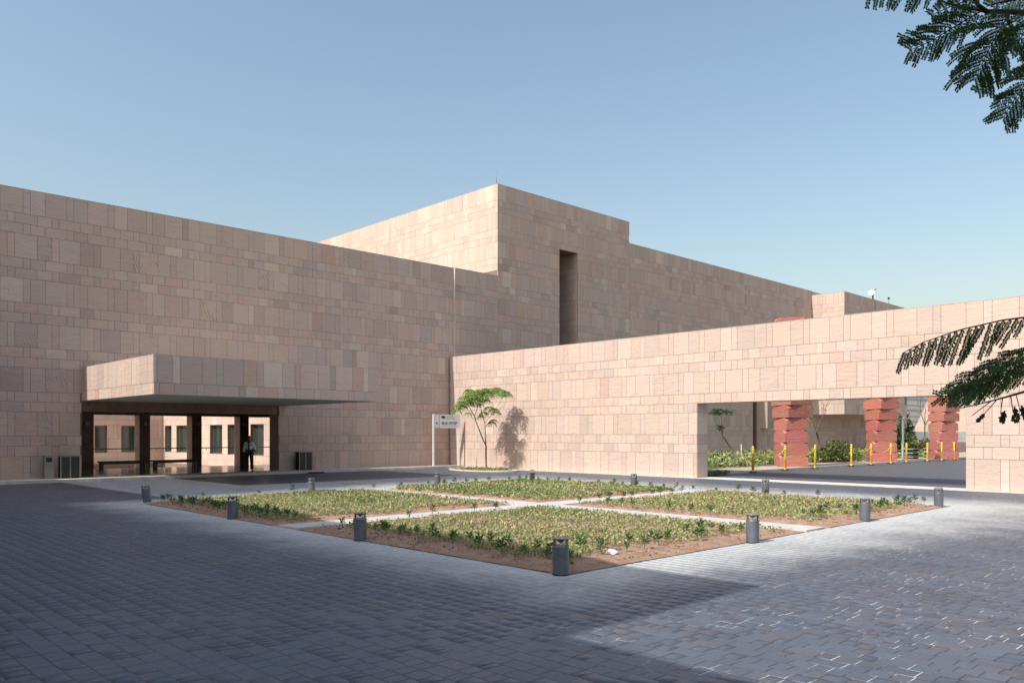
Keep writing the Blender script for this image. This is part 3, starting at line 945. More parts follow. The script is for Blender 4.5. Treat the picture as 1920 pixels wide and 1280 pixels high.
# seedlings in rows along the edges
def seedling_mesh(seed):
    r = np.random.default_rng(seed)
    P, D, L, W, C = [], [], [], [], []
    h = r.uniform(0.17, 0.24)
    for t in np.linspace(0.6, 1.0, 4):
        for a in range(5):
            an = a*2*pi/5 + t*7 + r.uniform(-0.3, 0.3)
            P.append((0, 0, h*t)); el = -0.35 + 1.25*t*r.uniform(0.6, 1.2)
            D.append((cos(an)*cos(el), sin(an)*cos(el), sin(el)))
            l = 0.135*(1.15-0.35*t)*r.uniform(0.8, 1.2); L.append(l); W.append(l*0.26)
            g = r.uniform(0.75, 1.25); C.append((0.065*g, 0.15*g, 0.045*g, 1))
    D = np.array(D); V, F, C = leaves(np.array(P), D, L, W, np.array(C), 0.3, r)
    # stem
    sv = []; sf = []
    b = len(V)
    for z in (0, h):
        for k_ in range(4): sv.append((0.006*cos(k_*pi/2), 0.006*sin(k_*pi/2), z))
    for k_ in range(4): sf.append((b+k_, b+(k_+1) % 4, b+4+(k_+1) % 4, b+4+k_))
    V = np.vstack([V, sv]); F = np.vstack([F, sf]); C = np.vstack([C, [(0.10, 0.12, 0.05, 1)]*4])
    return bulk("seedling", V, F, C, M['leaf'])
SM = [seedling_mesh(i) for i in range(6)]
rs = random.Random(9)
def seed_row(xa, ya, xb, yb, step, label, group, off=0.0, drop=0.12):
    L = math.hypot(xb-xa, yb-ya); k = int(L/step)
    for i in range(k+1):
        if rs.random() < drop: continue
        t = i/max(1, k)
        x = xa+(xb-xa)*t+rs.uniform(-0.09, 0.09); y = ya+(yb-ya)*t+rs.uniform(-0.09, 0.09)
        o = link("seedling", rs.choice(SM), None, None, (x, y, 0.045))
        s = rs.uniform(0.7, 1.1)
        o.scale = (s, s, s); o.rotation_euler = (rs.uniform(-.15, .15), rs.uniform(-.15, .15), rs.uniform(0, 6.28))
        tag(o, label, "seedling", group)
near_l = "small dark green seedling in bare soil along the left edge of the planting bed"
seed_row(PX0+0.62, PY0+0.5, PX0+0.62, PYM-0.8, 0.46, near_l, "seedlings along the left edge")
seed_row(PX0+1.0, PY0+1.1, PX0+1.0, PYM-0.8, 0.5, near_l, "seedlings along the left edge")
seed_row(PX0+0.6, PYM+0.7, PX0+0.6, PY1-0.4, 0.36, near_l, "seedlings along the left edge")
seed_row(PX0+0.3, PYM+1.5, PX0+0.3, PY1-0.3, 0.5, near_l, "seedlings along the left edge")
near_r = "small green seedling in bare soil along the right front edge of the planting bed"
seed_row(PX0+1.0, PY0+0.62, PXM-1.6, PY0+0.62, 0.48, near_r, "seedlings along the front edge")
seed_row(PX0+1.6, PY0+1.05, PXM-2.2, PY0+1.05, 0.52, near_r, "seedlings along the front edge")
seed_row(PXM+1.2, PY0+0.75, PX1-0.4, PY0+0.55, 0.5, near_r, "seedlings along the front edge")
seed_row(PXM+2.0, PY0+1.3, PX1-0.4, PY0+1.0, 0.55, near_r, "seedlings along the front edge")
far_l = "small green seedling along the back edge of the planting bed"
seed_row(PX1-0.35, PY0+0.6, PX1-0.35, PY1-0.3, 0.55, far_l, "seedlings along the back edge", drop=0.3)
seed_row(PX0+1.0, PY1-0.3, PX1-0.6, PY1-0.3, 0.6, far_l, "seedlings along the back edge", drop=0.3)
mid_l = "small green seedling beside the paths crossing the planting bed"
seed_row(PXM+PW+0.25, PY0+3.0, PXM+PW+0.25, PYM-0.7, 0.5, mid_l, "seedlings beside the paths", drop=0.3)
seed_row(PXM+1.2, PYM-PW-0.3, PX1-2.0, PYM-PW-0.3, 0.5, mid_l, "seedlings beside the paths", drop=0.3)
seed_row(PX0+2.0, PYM-PW-0.3, PXM-1.0, PYM-PW-0.3, 0.6, mid_l, "seedlings beside the paths", drop=0.4)

# scrap of white paper and irrigation pipe in the bed
o = MB()
o.add([(-.16, -.12, 0), (0.02, -.13, 0.06), (.17, -.09, 0.02), (.15, .1, 0.09), (-0.02, .13, 0.11), (-.17, .1, 0.04), (0.0, 0.0, 0.10),
       (-.16, -.12, -0.02), (0.02, -.13, 0.02), (.17, -.09, -0.02), (.15, .1, 0.0), (-0.02, .13, 0.0), (-.17, .1, 0.0)],
      [(0, 1, 6, 5), (1, 2, 3, 6), (6, 3, 4, 5), (0, 7, 8, 1), (1, 8, 9, 2), (2, 9, 10, 3), (3, 10, 11, 4), (4, 11, 12, 5), (5, 12, 7, 0)])
tag((lambda q: (setattr(q, 'scale', (0.62, 0.62, 0.62)), q)[1])(o.build("scrap", M['paper'], None, (10.25, 8.3, 0.06))), "crumpled white plastic scrap lying among the seedlings at the front edge", "litter")

# ------------------------------------------------------------------ bollard lights
def make_bollard():
    t = empty("bollard_light", (0, 0, 0))
    MB().lathe([(0.118, 0.0), (0.118, 0.405), (0.112, 0.415)], 32).cyl((0, 0), 0.112, 0.112, 0.413, 0.416, 32).build("body", M['bollard'], t)
    MB().cyl((0, 0), 0.121, 0.121, 0.0, 0.02, 32).build("base_ring", M['black'], t)
    MB().lathe([(0.120, 0.398), (0.1215, 0.40), (0.1215, 0.412), (0.119, 0.4165)], 32).build("collar", M['bollardcap'], t)
    MB().lathe([(0.106, 0.417), (0.106, 0.508)], 32).build("lantern_glass", M['lantern'], t)
    MB().lathe([(0.003, 0.446), (0.02, 0.456), (0.06, 0.492), (0.10, 0.507)], 24).build("reflector", M['black'], t)
    MB().cyl((0, 0), 0.117, 0.117, 0.509, 0.524, 32).build("cap", M['bollardcap'], t)
    return t
b0 = make_bollard()
BL = [  # x, y, tilt-x, tilt-y, label
 (8.46, 7.80, 0, 0, "nearest bollard light, at the front corner of the planting bed"),
 (8.46, 12.90, 0, 0, "bollard light on the left edge of the bed, second from the front corner"),
 (8.46, 18.28, 0, 0, "bollard light on the left edge of the bed, third from the front corner"),
 (8.60, 24.10, 4.0, -8.0, "dark capped bollard light leaning at the left corner of the planting bed"),
 (13.50, 7.66, 0, 0, "bollard light on the right front edge, first right of the nearest one"),
 (18.62, 7.74, 0, 0, "bollard light on the right front edge, second right of the nearest one"),
 (23.72, 7.86, 2.0, -7.5, "bollard light leaning left at the right corner of the planting bed"),
 (13.75, 23.85, 0, 0, "bollard light behind the bed, in front of the portico shadow"),
 (19.05, 23.85, 0, 0, "bollard light behind the bed, below the bus stop sign"),
 (23.95, 23.7, 24, -26, "broken bollard light tipped over at the back corner of the bed"),
 (23.8, 18.30, 0, 0, "bollard light on the far edge of the bed, in front of the gate wall"),
 (23.8, 13.05, 0, 0, "bollard light on the far edge of the bed, in front of the gateway"),
]
for i, (x, y, tx, ty, lab) in enumerate(BL):
    o = b0 if i == 0 else copy_tree(b0)
    o.location = (x, y, 0.03 if i == 9 else 0.0)
    o.rotation_euler = (radians(tx), radians(ty), 0)
    tag(o, lab, "bollard light", "bollard lights round the planting bed")
# loose base plate of the leaning one
MBp = MB(); MBp.box(-0.27, -0.24, 0, 0.27, 0.24, 0.035)
o = MBp.build("base_plate", M['kerb'], None, (8.68, 24.15, 0.0)); o.rotation_euler = (0, radians(-3), radians(20))
tag(o, "pale square footing under the leaning bollard at the left corner", "footing")

# ------------------------------------------------------------------ posts and chains beyond the gateway
def make_post(mat):
    t = empty("chain_post", (0, 0, 0))
    MB().cyl((0, 0), 0.20, 0.19, 0.0, 0.05, 16).build("base", M['rubber'], t)
    MB().lathe([(0.075, 0.05), (0.065, 0.12), (0.056, 0.16), (0.056, 1.02), (0.07, 1.03), (0.07, 1.07), (0.05, 1.09), (0.05, 1.12),
                (0.085, 1.14), (0.085, 1.19), (0.05, 1.21), (0.05, 1.24), (0.07, 1.26), (0.07, 1.31), (0.03, 1.35), (0.0, 1.38)], 12).build("shaft", mat, t)
    return t
PT = [(37.66, 21.35), (40.95, 21.3), (44.37, 21.25), (49.15, 21.25), (52.0, 21.22), (55.16, 21.22), (57.8, 21.2), (61.7, 21.2), (64.3, 21.1), (67.0, 21.1)]
names = ["first", "second", "third", "fourth", "fifth", "sixth", "seventh", "eighth", "ninth", "tenth"]
pbase = make_post(M['yellow'])
for i, (x, y) in enumerate(PT):
    o = pbase if i == 0 else copy_tree(pbase)
    o.location = (x, y, 0.0)
    tag(o, "yellow plastic chain post, %s from the left in the gateway" % names[i] if i else "leftmost yellow chain post, its lower half weathered orange", "post", "yellow chain posts beyond the gateway")
    if i == 0:
        MB().cyl((0, 0), 0.064, 0.064, 0.16, 0.62, 12, caps=False).build("weathered_sleeve", M['yellowdirty'], o)
chn = ["first", "second", "third", "fourth", "fifth"]
for ci, (i, j) in enumerate([(0, 1), (1, 2), (3, 4), (4, 5), (5, 6)]):
    (xa, ya), (xb, yb) = PT[i], PT[j]
    sag = 0.42 if (xb-xa) > 3 else 0.3
    mb = MB(); nl = 44
    for k_ in range(nl):
        t = (k_+0.5)/nl; dt = 0.62/nl
        def pt(t): return Vector((xa+(xb-xa)*t, ya+(yb-ya)*t, 1.16 - sag*4*t*(1-t)))
        a, c = pt(t-dt), pt(t+dt); ax = (c-a).normalized()
        s_ = Vector((0, 1, 0)) if k_ % 2 else ax.cross(Vector((0, 1, 0))).normalized()
        ring = [a, a+ax*0.02+s_*0.022, c-ax*0.02+s_*0.022, c, c-ax*0.02-s_*0.022, a+ax*0.02-s_*0.022, a]
        mb.tube(ring, 0.009, 4)
    tag(mb.build("chain", M['yellow']), "yellow plastic chain sagging between the %s and %s posts" % (names[i], names[j]), "chain", "yellow chains beyond the gateway")

# ------------------------------------------------------------------ red twisted pillars
def pillar(cx, cy, rot0, step, seed, label, nb=12, w=0.81, hz=0.735):
    t = empty("stone_pillar", (cx, cy, 0), label, "pillar", "red twisted stone pillars beyond the gateway")
    r = random.Random(seed)
    for i in range(nb):
        a = radians(rot0 + step*i)
        hw = w*(1.02, 0.97, 0.90, 0.88, 0.93, 0.97, 1.0, 1.03, 1.05, 1.06, 1.06, 1.06)[i] * r.uniform(0.985, 1.015)
        g = 0.004
        z0, z1 = i*hz+g, (i+1)*hz-g
        k_ = r.uniform(0.88, 1.12)
        col = (0.43*k_, 0.135*k_*r.uniform(0.95, 1.2), 0.11*k_, 0)
        # square block, its top arrises cut back so that the block above oversails it
        vs = []
        ch = [(1, 1), (-1, 1), (-1, -1), (1, -1)]
        for (sx, sy) in ch: vs.append((sx*hw, sy*hw, 0))
        for (sx, sy) in ch: vs.append((sx*hw, sy*hw, (z1-z0)*0.72))
        m_ = 0.50
        top = []
        for q, (sx, sy) in enumerate(ch):
            vs.append((sx*hw*m_, sy*hw, (z1-z0)))
            vs.append((sx*hw, sy*hw*m_, (z1-z0)))
        fs = [(3, 2, 1, 0)]
        # side faces
        def V(i_): return i_
        # top ring ordering around the block
        # corner q: vertex 8+2q lies on the y face, 9+2q lies on the x face
        # faces: +y (corners 0,1), -x (1,2), -y (2,3), +x (3,0)
        fs.append((0, 1, 5, 10, 8, 4))      # +y
        fs.append((1, 2, 6, 13, 11, 5))     # -x
        fs.append((2, 3, 7, 14, 12, 6))     # -y
        fs.append((3, 0, 4, 9, 15, 7))      # +x
        fs += [(4, 8, 9), (5, 11, 10), (6, 12, 13), (7, 15, 14)]
        fs.append((9, 8, 10, 11, 13, 12, 14, 15))
        ca, sa = cos(a), sin(a)
        vs = [(x*ca-y*sa, x*sa+y*ca, z_) for x, y, z_ in vs]
        MB().add(vs, fs, col).build("block", M['redattr'], t, (0, 0, z0))
    return t
pillar(45.5, 23.3, 39.5, 6.5, 1, "red twisted stone pillar left in the gateway, its top showing above the gate wall")
pillar(57.3, 22.7, 34, 6.5, 2, "red twisted stone pillar in the middle of the gateway")
pillar(67.3, 21.95, 38, 6.5, 3, "red twisted stone pillar at the right end of the gateway")

# ------------------------------------------------------------------ planting and things beyond the gateway
cover(33.5, 24.2, 49, 37.5, 110, 0.22, 0.55, "ground_cover", "low green planting left behind the yellow posts", 500, 0.3, 0.0, z0=0.05, dry=0.2)
cover(50, 24.6, 80, 36.5, 70, 0.28, 0.5, "ground_cover", "low planting deeper behind the red pillars", 550, 0.3, 0.1, z0=0.05, dry=0.25)
cover(32.4, 20.75, 34.6, 21.4, 500, 0.12, 0.22, "ground_cover", "small dark plants at the foot of the gateway jamb", 600, 0.02, -0.5, z0=0.0, dry=-0.3)

def bush(cx, cy, rx, ry, h, n, size, label, seed, name="bush", pal=((0.14,0.18,0.05),(0.22,0.24,0.08),(0.09,0.13,0.04),(0.28,0.26,0.11))):
    r = np.random.default_rng(seed)
    t = empty(name, (cx, cy, 0.05), label, "bush")
    a = r.uniform(0, 2*pi, n); u = r.random(n)**0.6; zz_ = r.random(n)**0.8
    lump = 1 + 0.25*np.sin(a*3+seed)+0.15*np.sin(a*7+seed*2)
    X = rx*u*np.cos(a)*lump*(1-0.35*zz_); Y = ry*u*np.sin(a)*lump*(1-0.35*zz_)
    Z = h*zz_*(1-0.55*u**2)*(0.8+0.25*np.sin(a*4+seed))
    P = np.stack([X, Y, Z], 1)
    D = r.normal(size=(n, 3)); D[:, 2] = np.abs(D[:, 2])*0.7; D += P/np.array([rx, ry, h])*0.6
    D /= np.linalg.norm(D, axis=1)[:, None]
    L = size*r.uniform(0.7, 1.3, n)
    C = np.array(pal)[r.integers(0, len(pal), n)]*r.uniform(0.75, 1.25, (n, 1)); C = np.hstack([C, np.ones((n, 1))])
    V, F, C = leaves(P, D, L, L*0.45, C, 0.3, r)
    link("foliage", bulk("foliage", V, F, C, M['leaf']), None, t)
    mb = MB()
    for k_ in range(7):
        an = k_*0.9; mb.tube([(0, 0, 0), (rx*0.3*cos(an), ry*0.3*sin(an), h*0.4), (rx*0.6*cos(an), ry*0.6*sin(an), h*0.6)], [0.03, 0.02, 0.01], 5)
    mb.build("stem", M['bark'], t)
    return t
bush(*at(1566, 858, 56)[:2], 2.9, 1.4, 1.5, 2600, 0.22, "wide olive green bush between the first two red pillars", 5)
bush(47.8, 24.9, 1.0, 0.9, 0.8, 700, 0.2, "small bush right beside the first red pillar", 6)
bush(57.9, 26.0, 1.6, 1.0, 0.9, 900, 0.22, "low bush behind the middle red pillar", 7)
bush(*at(1707, 850, 68)[:2], 1.1, 0.8, 2.0, 900, 0.24, "yellow-green bush right of the white lamp post", 8, pal=((0.25,0.28,0.07),(0.35,0.34,0.10),(0.14,0.2,0.05)))
bush(*at(1736, 850, 72)[:2], 2.2, 1.2, 1.5, 1300, 0.26, "reddish brown bush below the distant white wall", 9, pal=((0.20,0.15,0.10),(0.16,0.17,0.07),(0.26,0.18,0.12)))

def grow(mb, p, d, L, r0, depth, rnd, tips, spread=0.55, lift=0.15, shrink=0.72, segs=4, kids=(2, 3)):
    pts = [Vector(p)]; q = Vector(d).normalized(); rad = [r0]
    for i in range(segs):
        q = (q + Vector((rnd.uniform(-.16, .16), rnd.uniform(-.16, .16), rnd.uniform(-.05, .12)+lift*0.3))).normalized()
        pts.append(pts[-1] + q*L/segs); rad.append(r0*(1-0.35*(i+1)/segs))
    mb.tube(pts, rad, 6 if r0 > 0.02 else 4)
    if depth == 0:
        tips.append((pts[-1], q)); return
    for k_ in range(rnd.randint(*kids)):
        dd = (q + Vector((rnd.uniform(-1, 1), rnd.uniform(-1, 1), rnd.uniform(-0.3, 0.6)))*spread).normalized()
        grow(mb, pts[-1], dd, L*shrink*rnd.uniform(0.8, 1.1), rad[-1]*0.72, depth-1, rnd, tips, spread, lift, shrink, segs, kids)
    if depth > 1: tips.append((pts[-2], q))

def small_tree(cx, cy, h, seed, label, nleaf, lsize, pal, trunk_r=0.05, depth=3, lean=(0, 0), fork=0.45, spread=0.55, name="young_tree", bark='bark', kids=(2, 3)):
    t = empty(name, (cx, cy, 0.05), label, "tree")
    rnd = random.Random(seed); mb = MB(); tips = []
    top = Vector((lean[0], lean[1], h*fork))
    mb.tube([(0, 0, -0.05), (lean[0]*0.4, lean[1]*0.4, h*fork*0.5), top], [trunk_r, trunk_r*0.85, trunk_r*0.7], 8)
    for k_ in range(3):
        an = k_*2.1+seed
        grow(mb, top, (cos(an)*0.45+lean[0]*0.3, sin(an)*0.45+lean[1]*0.3, 1), h*(1-fork)*0.45, trunk_r*0.6, depth-1, rnd, tips, spread, kids=kids)
    mb.build("trunk", M[bark], t)
    if nleaf:
        r = np.random.default_rng(seed)
        P = []; D = []
        for (p, d) in tips:
            for k_ in range(nleaf):
                an = r.uniform(0, 2*pi)
                v = np.array([cos(an), sin(an), r.uniform(-0.5, 0.4)]); v /= np.linalg.norm(v)
                P.append(np.array(p) + v*r.uniform(0, lsize*0.6)); D.append(v)
        P = np.array(P); D = np.array(D); n = len(P)
        L = lsize*r.uniform(0.6, 1.2, n)
        C = np.array(pal)[r.integers(0, len(pal), n)]*r.uniform(0.7, 1.25, (n, 1)); C = np.hstack([C, np.ones((n, 1))])
        V, F, C = leaves(P, D, L, L*0.32, C, 0.4, r)
        link("crown", bulk("crown", V, F, C, M['leaf']), None, t)
    return t
dk = ((0.06,0.10,0.04),(0.09,0.14,0.05),(0.04,0.07,0.03))
small_tree(*at(1384, 858, 53)[:2], 3.6, 12, "young leaning tree with a small dark crown, seen left in the gateway", 12, 0.28, dk, 0.05, 3, (-0.9, 0.6), 0.5)
MB_ = MB(); MB_.cyl((0, 0), 0.04, 0.035, 0, 1.3, 6)
tag(MB_.build("tree_stake", M['concrete'], None, (at(1390, 858, 53)[0], at(1390, 858, 53)[1], 0.0)), "pale stake beside the young leaning tree", "stake")
small_tree(58.0, 27.2, 4.6, 14, "thin nearly bare tree between the first two red pillars", 3, 0.2, ((0.2,0.2,0.09),(0.15,0.14,0.08)), 0.08, 4, (-0.4, 0.3), 0.45)
small_tree(*at(1734, 840, 72)[:2], 6.2, 15, "slender bare tree before the distant beige building", 1, 0.25, ((0.12,0.14,0.05),(0.1,0.08,0.05)), 0.07, 4, (0, 0), 0.42, 0.7)
bush(*at(1688, 850, 66)[:2], 0.9, 0.7, 3.4, 900, 0.28, "dark green climber right behind the middle red pillar", 31, "climber", ((0.05,0.11,0.03),(0.08,0.16,0.05)))
# lamp post
lp = empty("lamp_post", (at(1693, 860, 60)[0], at(1693, 860, 60)[1], 0.0), "white lamp post with a dark back right of the middle red pillar", "lamp post")
MB().box(-0.06, -0.06, 0, 0.01, 0.06, 3.0).build("post", M['white'], lp)
MB().box(0.012, -0.06, 0, 0.09, 0.06, 2.95).build("back_panel", M['louvre'], lp)
MB().tube([(-0.04, 0, 2.96), (-0.03, 0, 3.12), (0.15, -0.02, 3.2), (0.3, -0.03, 3.22)], 0.05, 6).build("head", M['white'], lp)
# stacked black grates
for i, (gx, gy, w_) in enumerate([(*at(1709, 860, 63)[:2], 1.4), (*at(1745, 860, 66)[:2], 1.3)]):
    t = empty("bench_stack", (gx, gy, 0.05), ["stack of dark metal bench frames right of the lamp post", "stack of dark metal bench frames by the right red pillar"][i], "bench frames", "stacked bench frames")
    for k_ in range(3):
        MB().box(-w_/2, -0.35, 0.12+k_*0.3, w_/2, 0.35, 0.18+k_*0.3).build("top", M['louvre'], t)
        for s_ in (-1, 1):
            MB().box(s_*(w_/2-0.15)-0.05, -0.3, 0.0+k_*0.3 if k_ else 0.0, s_*(w_/2-0.15)+0.05, 0.3, 0.119+k_*0.3).build("leg", M['black'], t)

# low wall and distant buildings
lw = empty("low_wall", (80, 22, 0), "low shaded reddish wall in front of the distant buildings", "wall")
q0, q1 = at(1694, 830, 75), at(1830, 830, 88)
mb = MB()
dvec = Vector((q1.x-q0.x, q1.y-q0.y, 0)).normalized(); nvec = Vector((-dvec.y, dvec.x, 0))
def slab(mb, A_, B__, th_, z0, z1, o_):
    dv = Vector((B__.x-A_.x, B__.y-A_.y, 0)).normalized(); nv = Vector((dv.y, -dv.x, 0))*-th_
    cs = [A_, B__, B__+nv, A_+nv]
    vs = [(c.x-o_.x, c.y-o_.y, z0) for c in cs] + [(c.x-o_.x, c.y-o_.y, z1) for c in cs]
    mb.add(vs, [(0, 3, 2, 1), (4, 5, 6, 7), (0, 1, 5, 4), (1, 2, 6, 5), (2, 3, 7, 6), (3, 0, 4, 7)])
o_ = Vector((80, 22, 0))
slab(mb, q0, q1, 0.5, -0.3, 1.05, o_); mb.build("wall", M['mass'], lw)
mb = MB(); slab(mb, q0, q1, 0.6, 1.052, 1.17, o_); mb.build("coping", M['kerb'], lw)

wbld = empty("white_building", (*at(1705, 812, 150)[:2], 0), "distant white building with horizontal louvres, seen left of the third red pillar", "building")
o_ = wbld.location
c0, c1 = at(1690, 812, 150), at(1740, 812, 158)
mb = MB(); slab(mb, c0, c1, 12, -0.5, 16, o_); mb.build("wall", M['palebldg'], wbld)
nv = Vector((CY, SY, 0))*-0.35
for i in range(14):
    z0 = 0.9 + i*1.05
    mb = MB(); slab(mb, c0+nv, c1+nv, 0.33, z0, z0+(0.32 if i % 2 else 0.16), o_); mb.build("louvre", M['louvre'], wbld)
bb = empty("beige_building", (*at(1735, 812, 120)[:2], 0), "distant sunlit beige building with one slanted edge", "building")
o_ = bb.location
# slanted mass: polygon extruded away from the camera
pl = [at(1713, 828, 120), at(1850, 828, 120), at(1850, 690, 120), at(1744, 690, 120), at(1742, 745, 120), at(1717, 800, 120)]
dpt = Vector((cos(radians(20)), sin(radians(20)), 0))*8
mb = MB()
vs = [tuple(p_ - o_) for p_ in pl] + [tuple(p_ + dpt - o_) for p_ in pl]
vs = [(v[0], v[1], max(v[2], -0.5)) for v in vs]
n_ = len(pl)
mb.add(vs, [tuple(range(n_)), tuple(range(2*n_-1, n_-1, -1))] + [(i, n_+i, n_+(i+1) % n_, (i+1) % n_) for i in range(n_)])
mb.build("wall", M['beigebldg'], bb)
f0, f1 = at(1742, 795, 119.6), at(1745.5, 808, 119.6)
mb = MB(); slab(mb, Vector((f0.x, f0.y, 0)), Vector((f1.x, f1.y, 0)), 0.15, f1.z, f0.z, o_); mb.build("window", M['glass'], bb)
ww = empty("white_wall", (*at(1735, 812, 105)[:2], 0), "distant white wall below the beige building", "wall")
o_ = ww.location
c0, c1 = at(1716, 812, 105), at(1830, 812, 111)
mb = MB(); slab(mb, c0, c1, 0.4, -0.5, 2.25, o_); mb.build("wall", M['palebldg'], ww)
c0, c1 = at(1697, 812, 103), at(1810, 812, 112)
o2 = MB(); z_ = Vector((0, 0, 0)); slab(o2, c0, c1, 0.4, -0.5, 1.25, z_)
tag(o2.build("parapet", M['palebldg']), "long low white parapet in front of the distant white wall", "wall")
bush(*at(1700, 812, 100)[:2], 2.0, 1.2, 4.2, 700, 0.45, "green shrub at the foot of the white louvred building", 33, "shrub", ((0.06,0.11,0.04),(0.10,0.16,0.05)))

# ------------------------------------------------------------------ young tree by the gate wall
T0 = Vector((29.4, 32.58, 0.05))
tree = empty("young_tree", tuple(T0), "slim young tree with drooping bright green leaves in front of the gate wall", "tree")
TD = T0.x*CY + T0.y*SY
def tp(x, y, dd=0.0): return at(x, y, TD+dd) - T0
br_k = 1.5
mb = MB()
mb.tube([tp(912, 881), tp(911, 860), tp(911, 848), tp(911.5, 835)], [0.055, 0.045, 0.042, 0.045], 8)
br = [
 ([(911,835,0),(902,815,-.2),(893,791,-.3),(890,780,-.35)], .036),
 ([(890,780,-.35),(881,765,-.5),(876,757,-.6),(870,748,-.7)], .022),
 ([(890,780,-.35),(893,770,-.2),(896,760,0),(894,750,.1)], .018),
 ([(890,780,-.35),(882,772,-.1),(878,770,.1)], .010),
 ([(894,791,-.3),(885,782,.1),(878,776,.3)], .009),
 ([(911,835,0),(910,815,.2),(909,793,.3)], .034),
 ([(909,793,.3),(905,780,.4),(904,772,.5),(898,757,.5),(893,748,.6)], .020),
 ([(909,793,.3),(915,785,.2),(922,777,.1),(928,770,0)], .017),
 ([(922,777,.1),(932,763,.1),(938,752,.2),(946,738,.3)], .008),
 ([(928,770,0),(945,762,-.2),(949,750,-.2),(948,742,-.3)], .007),
 ([(909,800,.3),(915,797,.5),(919,793,.7)], .008),
 ([(909,793,.3),(903,775,-.1),(900,752,-.3),(898,738,-.4)], .014),
 ([(898,757,.5),(910,745,.6),(915,735,.7)], .012),
 ([(870,748,-.7),(862,762,-.9),(856,766,-1.0)], .010),
]
for pts, r0 in br:
    P_ = [tp(q[0], q[1], q[2]*br_k) for q in pts]
    mb.tube(P_, [r0*(1-0.4*i/(len(P_)-1)) for i in range(len(P_))], 6)
mb.build("trunk", M['bark'], tree)
clusters = [(862,757,-.8,.8),(880,730,.3,1),(886,738,-.6,1.1),(900,737,.6,1),(895,748,-.6,.9),(872,752,.5,.9),(910,728,0,.9),(916,738,-.5,.9),(928,734,.5,.9),(944,736,.5,.8),(866,752,-.7,1),(873,742,-.6,1.15),(882,736,-.4,1.15),(890,732,-.1,1.1),(898,730,.2,1),(905,734,.3,1),(878,750,-.3,1.1),(888,745,0,1.1),
 (898,743,.3,1),(868,760,-.6,.8),(913,732,.4,1),(922,728,.2,.95),(932,726,.2,1),(940,730,.1,1),(948,733,.2,.9),(952,737,-.1,.8),(938,737,-.2,.8),
 (856,767,-1,.8),(861,764,-.8,.6),(918,762,0,.9),(926,765,.2,.95),(931,771,-.1,.7),(921,790,.6,.85),(925,786,.5,.6),(903,779,.4,.7),(907,772,.5,.8),
 (900,757,-.3,.6),(878,773,.1,.6),(912,748,.6,.8),(908,742,.0,.9),(884,752,.5,1),(893,738,-.7,1)]
r = np.random.default_rng(17)
P = []; D = []; L = []; Cx = []
for (x, y, dd, s_) in clusters:
    c = np.array(tp(x, y, dd*1.5))
    for k_ in range(9):
        an = k_*2*pi/9 + r.uniform(-.3, .3)
        # compound leaf: arching rachis, leaflets hanging on both sides
        Lr = 0.36*s_*r.uniform(0.75, 1.2)
        dirh = np.array([cos(an), sin(an), 0])
        el = r.uniform(0.1, 0.5)
        for m_ in range(1, 8):
            t_ = m_/7
            p_ = c + dirh*Lr*t_ + np.array([0, 0, el*Lr*t_ - 1.05*Lr*t_*t_])
            for sd_ in (-1, 1):
                sv = np.array([-dirh[1], dirh[0], 0])*sd_*0.75 + dirh*0.5 + np.array([0, 0, -0.45])
                sv /= np.linalg.norm(sv)
                P.append(p_); D.append(sv); L.append(0.14*s_*(1.15-0.6*abs(t_-0.5))*r.uniform(0.8, 1.2))
                g = r.uniform(0.7, 1.3)
                Cx.append((0.27*g, 0.40*g, 0.09*g, 1))
P = np.array(P); D = np.array(D); L = np.array(L)
V, F, C = leaves(P, D, L, L*0.36, np.array(Cx), 0.3, r)
link("crown", bulk("crown", V, F, C, M['leaf']), None, tree)
tag(MB().cyl((0, 0), 0.012, 0.012, 0, 0.62, 6).build("stake", M['bark'], None, (29.05, 33.0, 0.05)), "thin bare stake just left of the young tree trunk", "stake")
# small bed at the foot of the tree
tb_ = empty("tree_bed", (29.4, 32.9, 0), kind="structure")
mb = MB(); vs = []; nn_ = 24
for k_ in range(nn_): vs.append((1.45*cos(2*pi*k_/nn_)*0.85, 2.2*sin(2*pi*k_/nn_), 0.03))
vs.append((0, 0, 0.06)); mb.add(vs, [(k_, (k_+1) % nn_, nn_) for k_ in range(nn_)]); mb.build("soil", M['soil'], tb_)
for k_ in range(24):
    a0, a1 = 2*pi*k_/24, 2*pi*(k_+1)/24
    i0 = Vector((1.45*.85*cos(a0), 2.2*sin(a0), 0)); i1 = Vector((1.45*.85*cos(a1), 2.2*sin(a1), 0))
    o0, o1 = i0*1.08, i1*1.08
    MB().add([(*i0[:2], 0), (*i1[:2], 0), (*o1[:2], 0), (*o0[:2], 0), (*i0[:2], .06), (*i1[:2], .06), (*o1[:2], .06), (*o0[:2], .06)],
             [(4, 5, 6, 7), (0, 1, 5, 4), (1, 2, 6, 5), (2, 3, 7, 6), (3, 0, 4, 7)]).build("kerb_stone", M['kerb'], tb_)
cover(28.5, 31.3, 30.3, 34.4, 260, 0.11, 0.14, "ground_cover", "row of tiny plants at the foot of the young tree", 700, 0.1, 0.3, z0=0.03, dry=0.2)

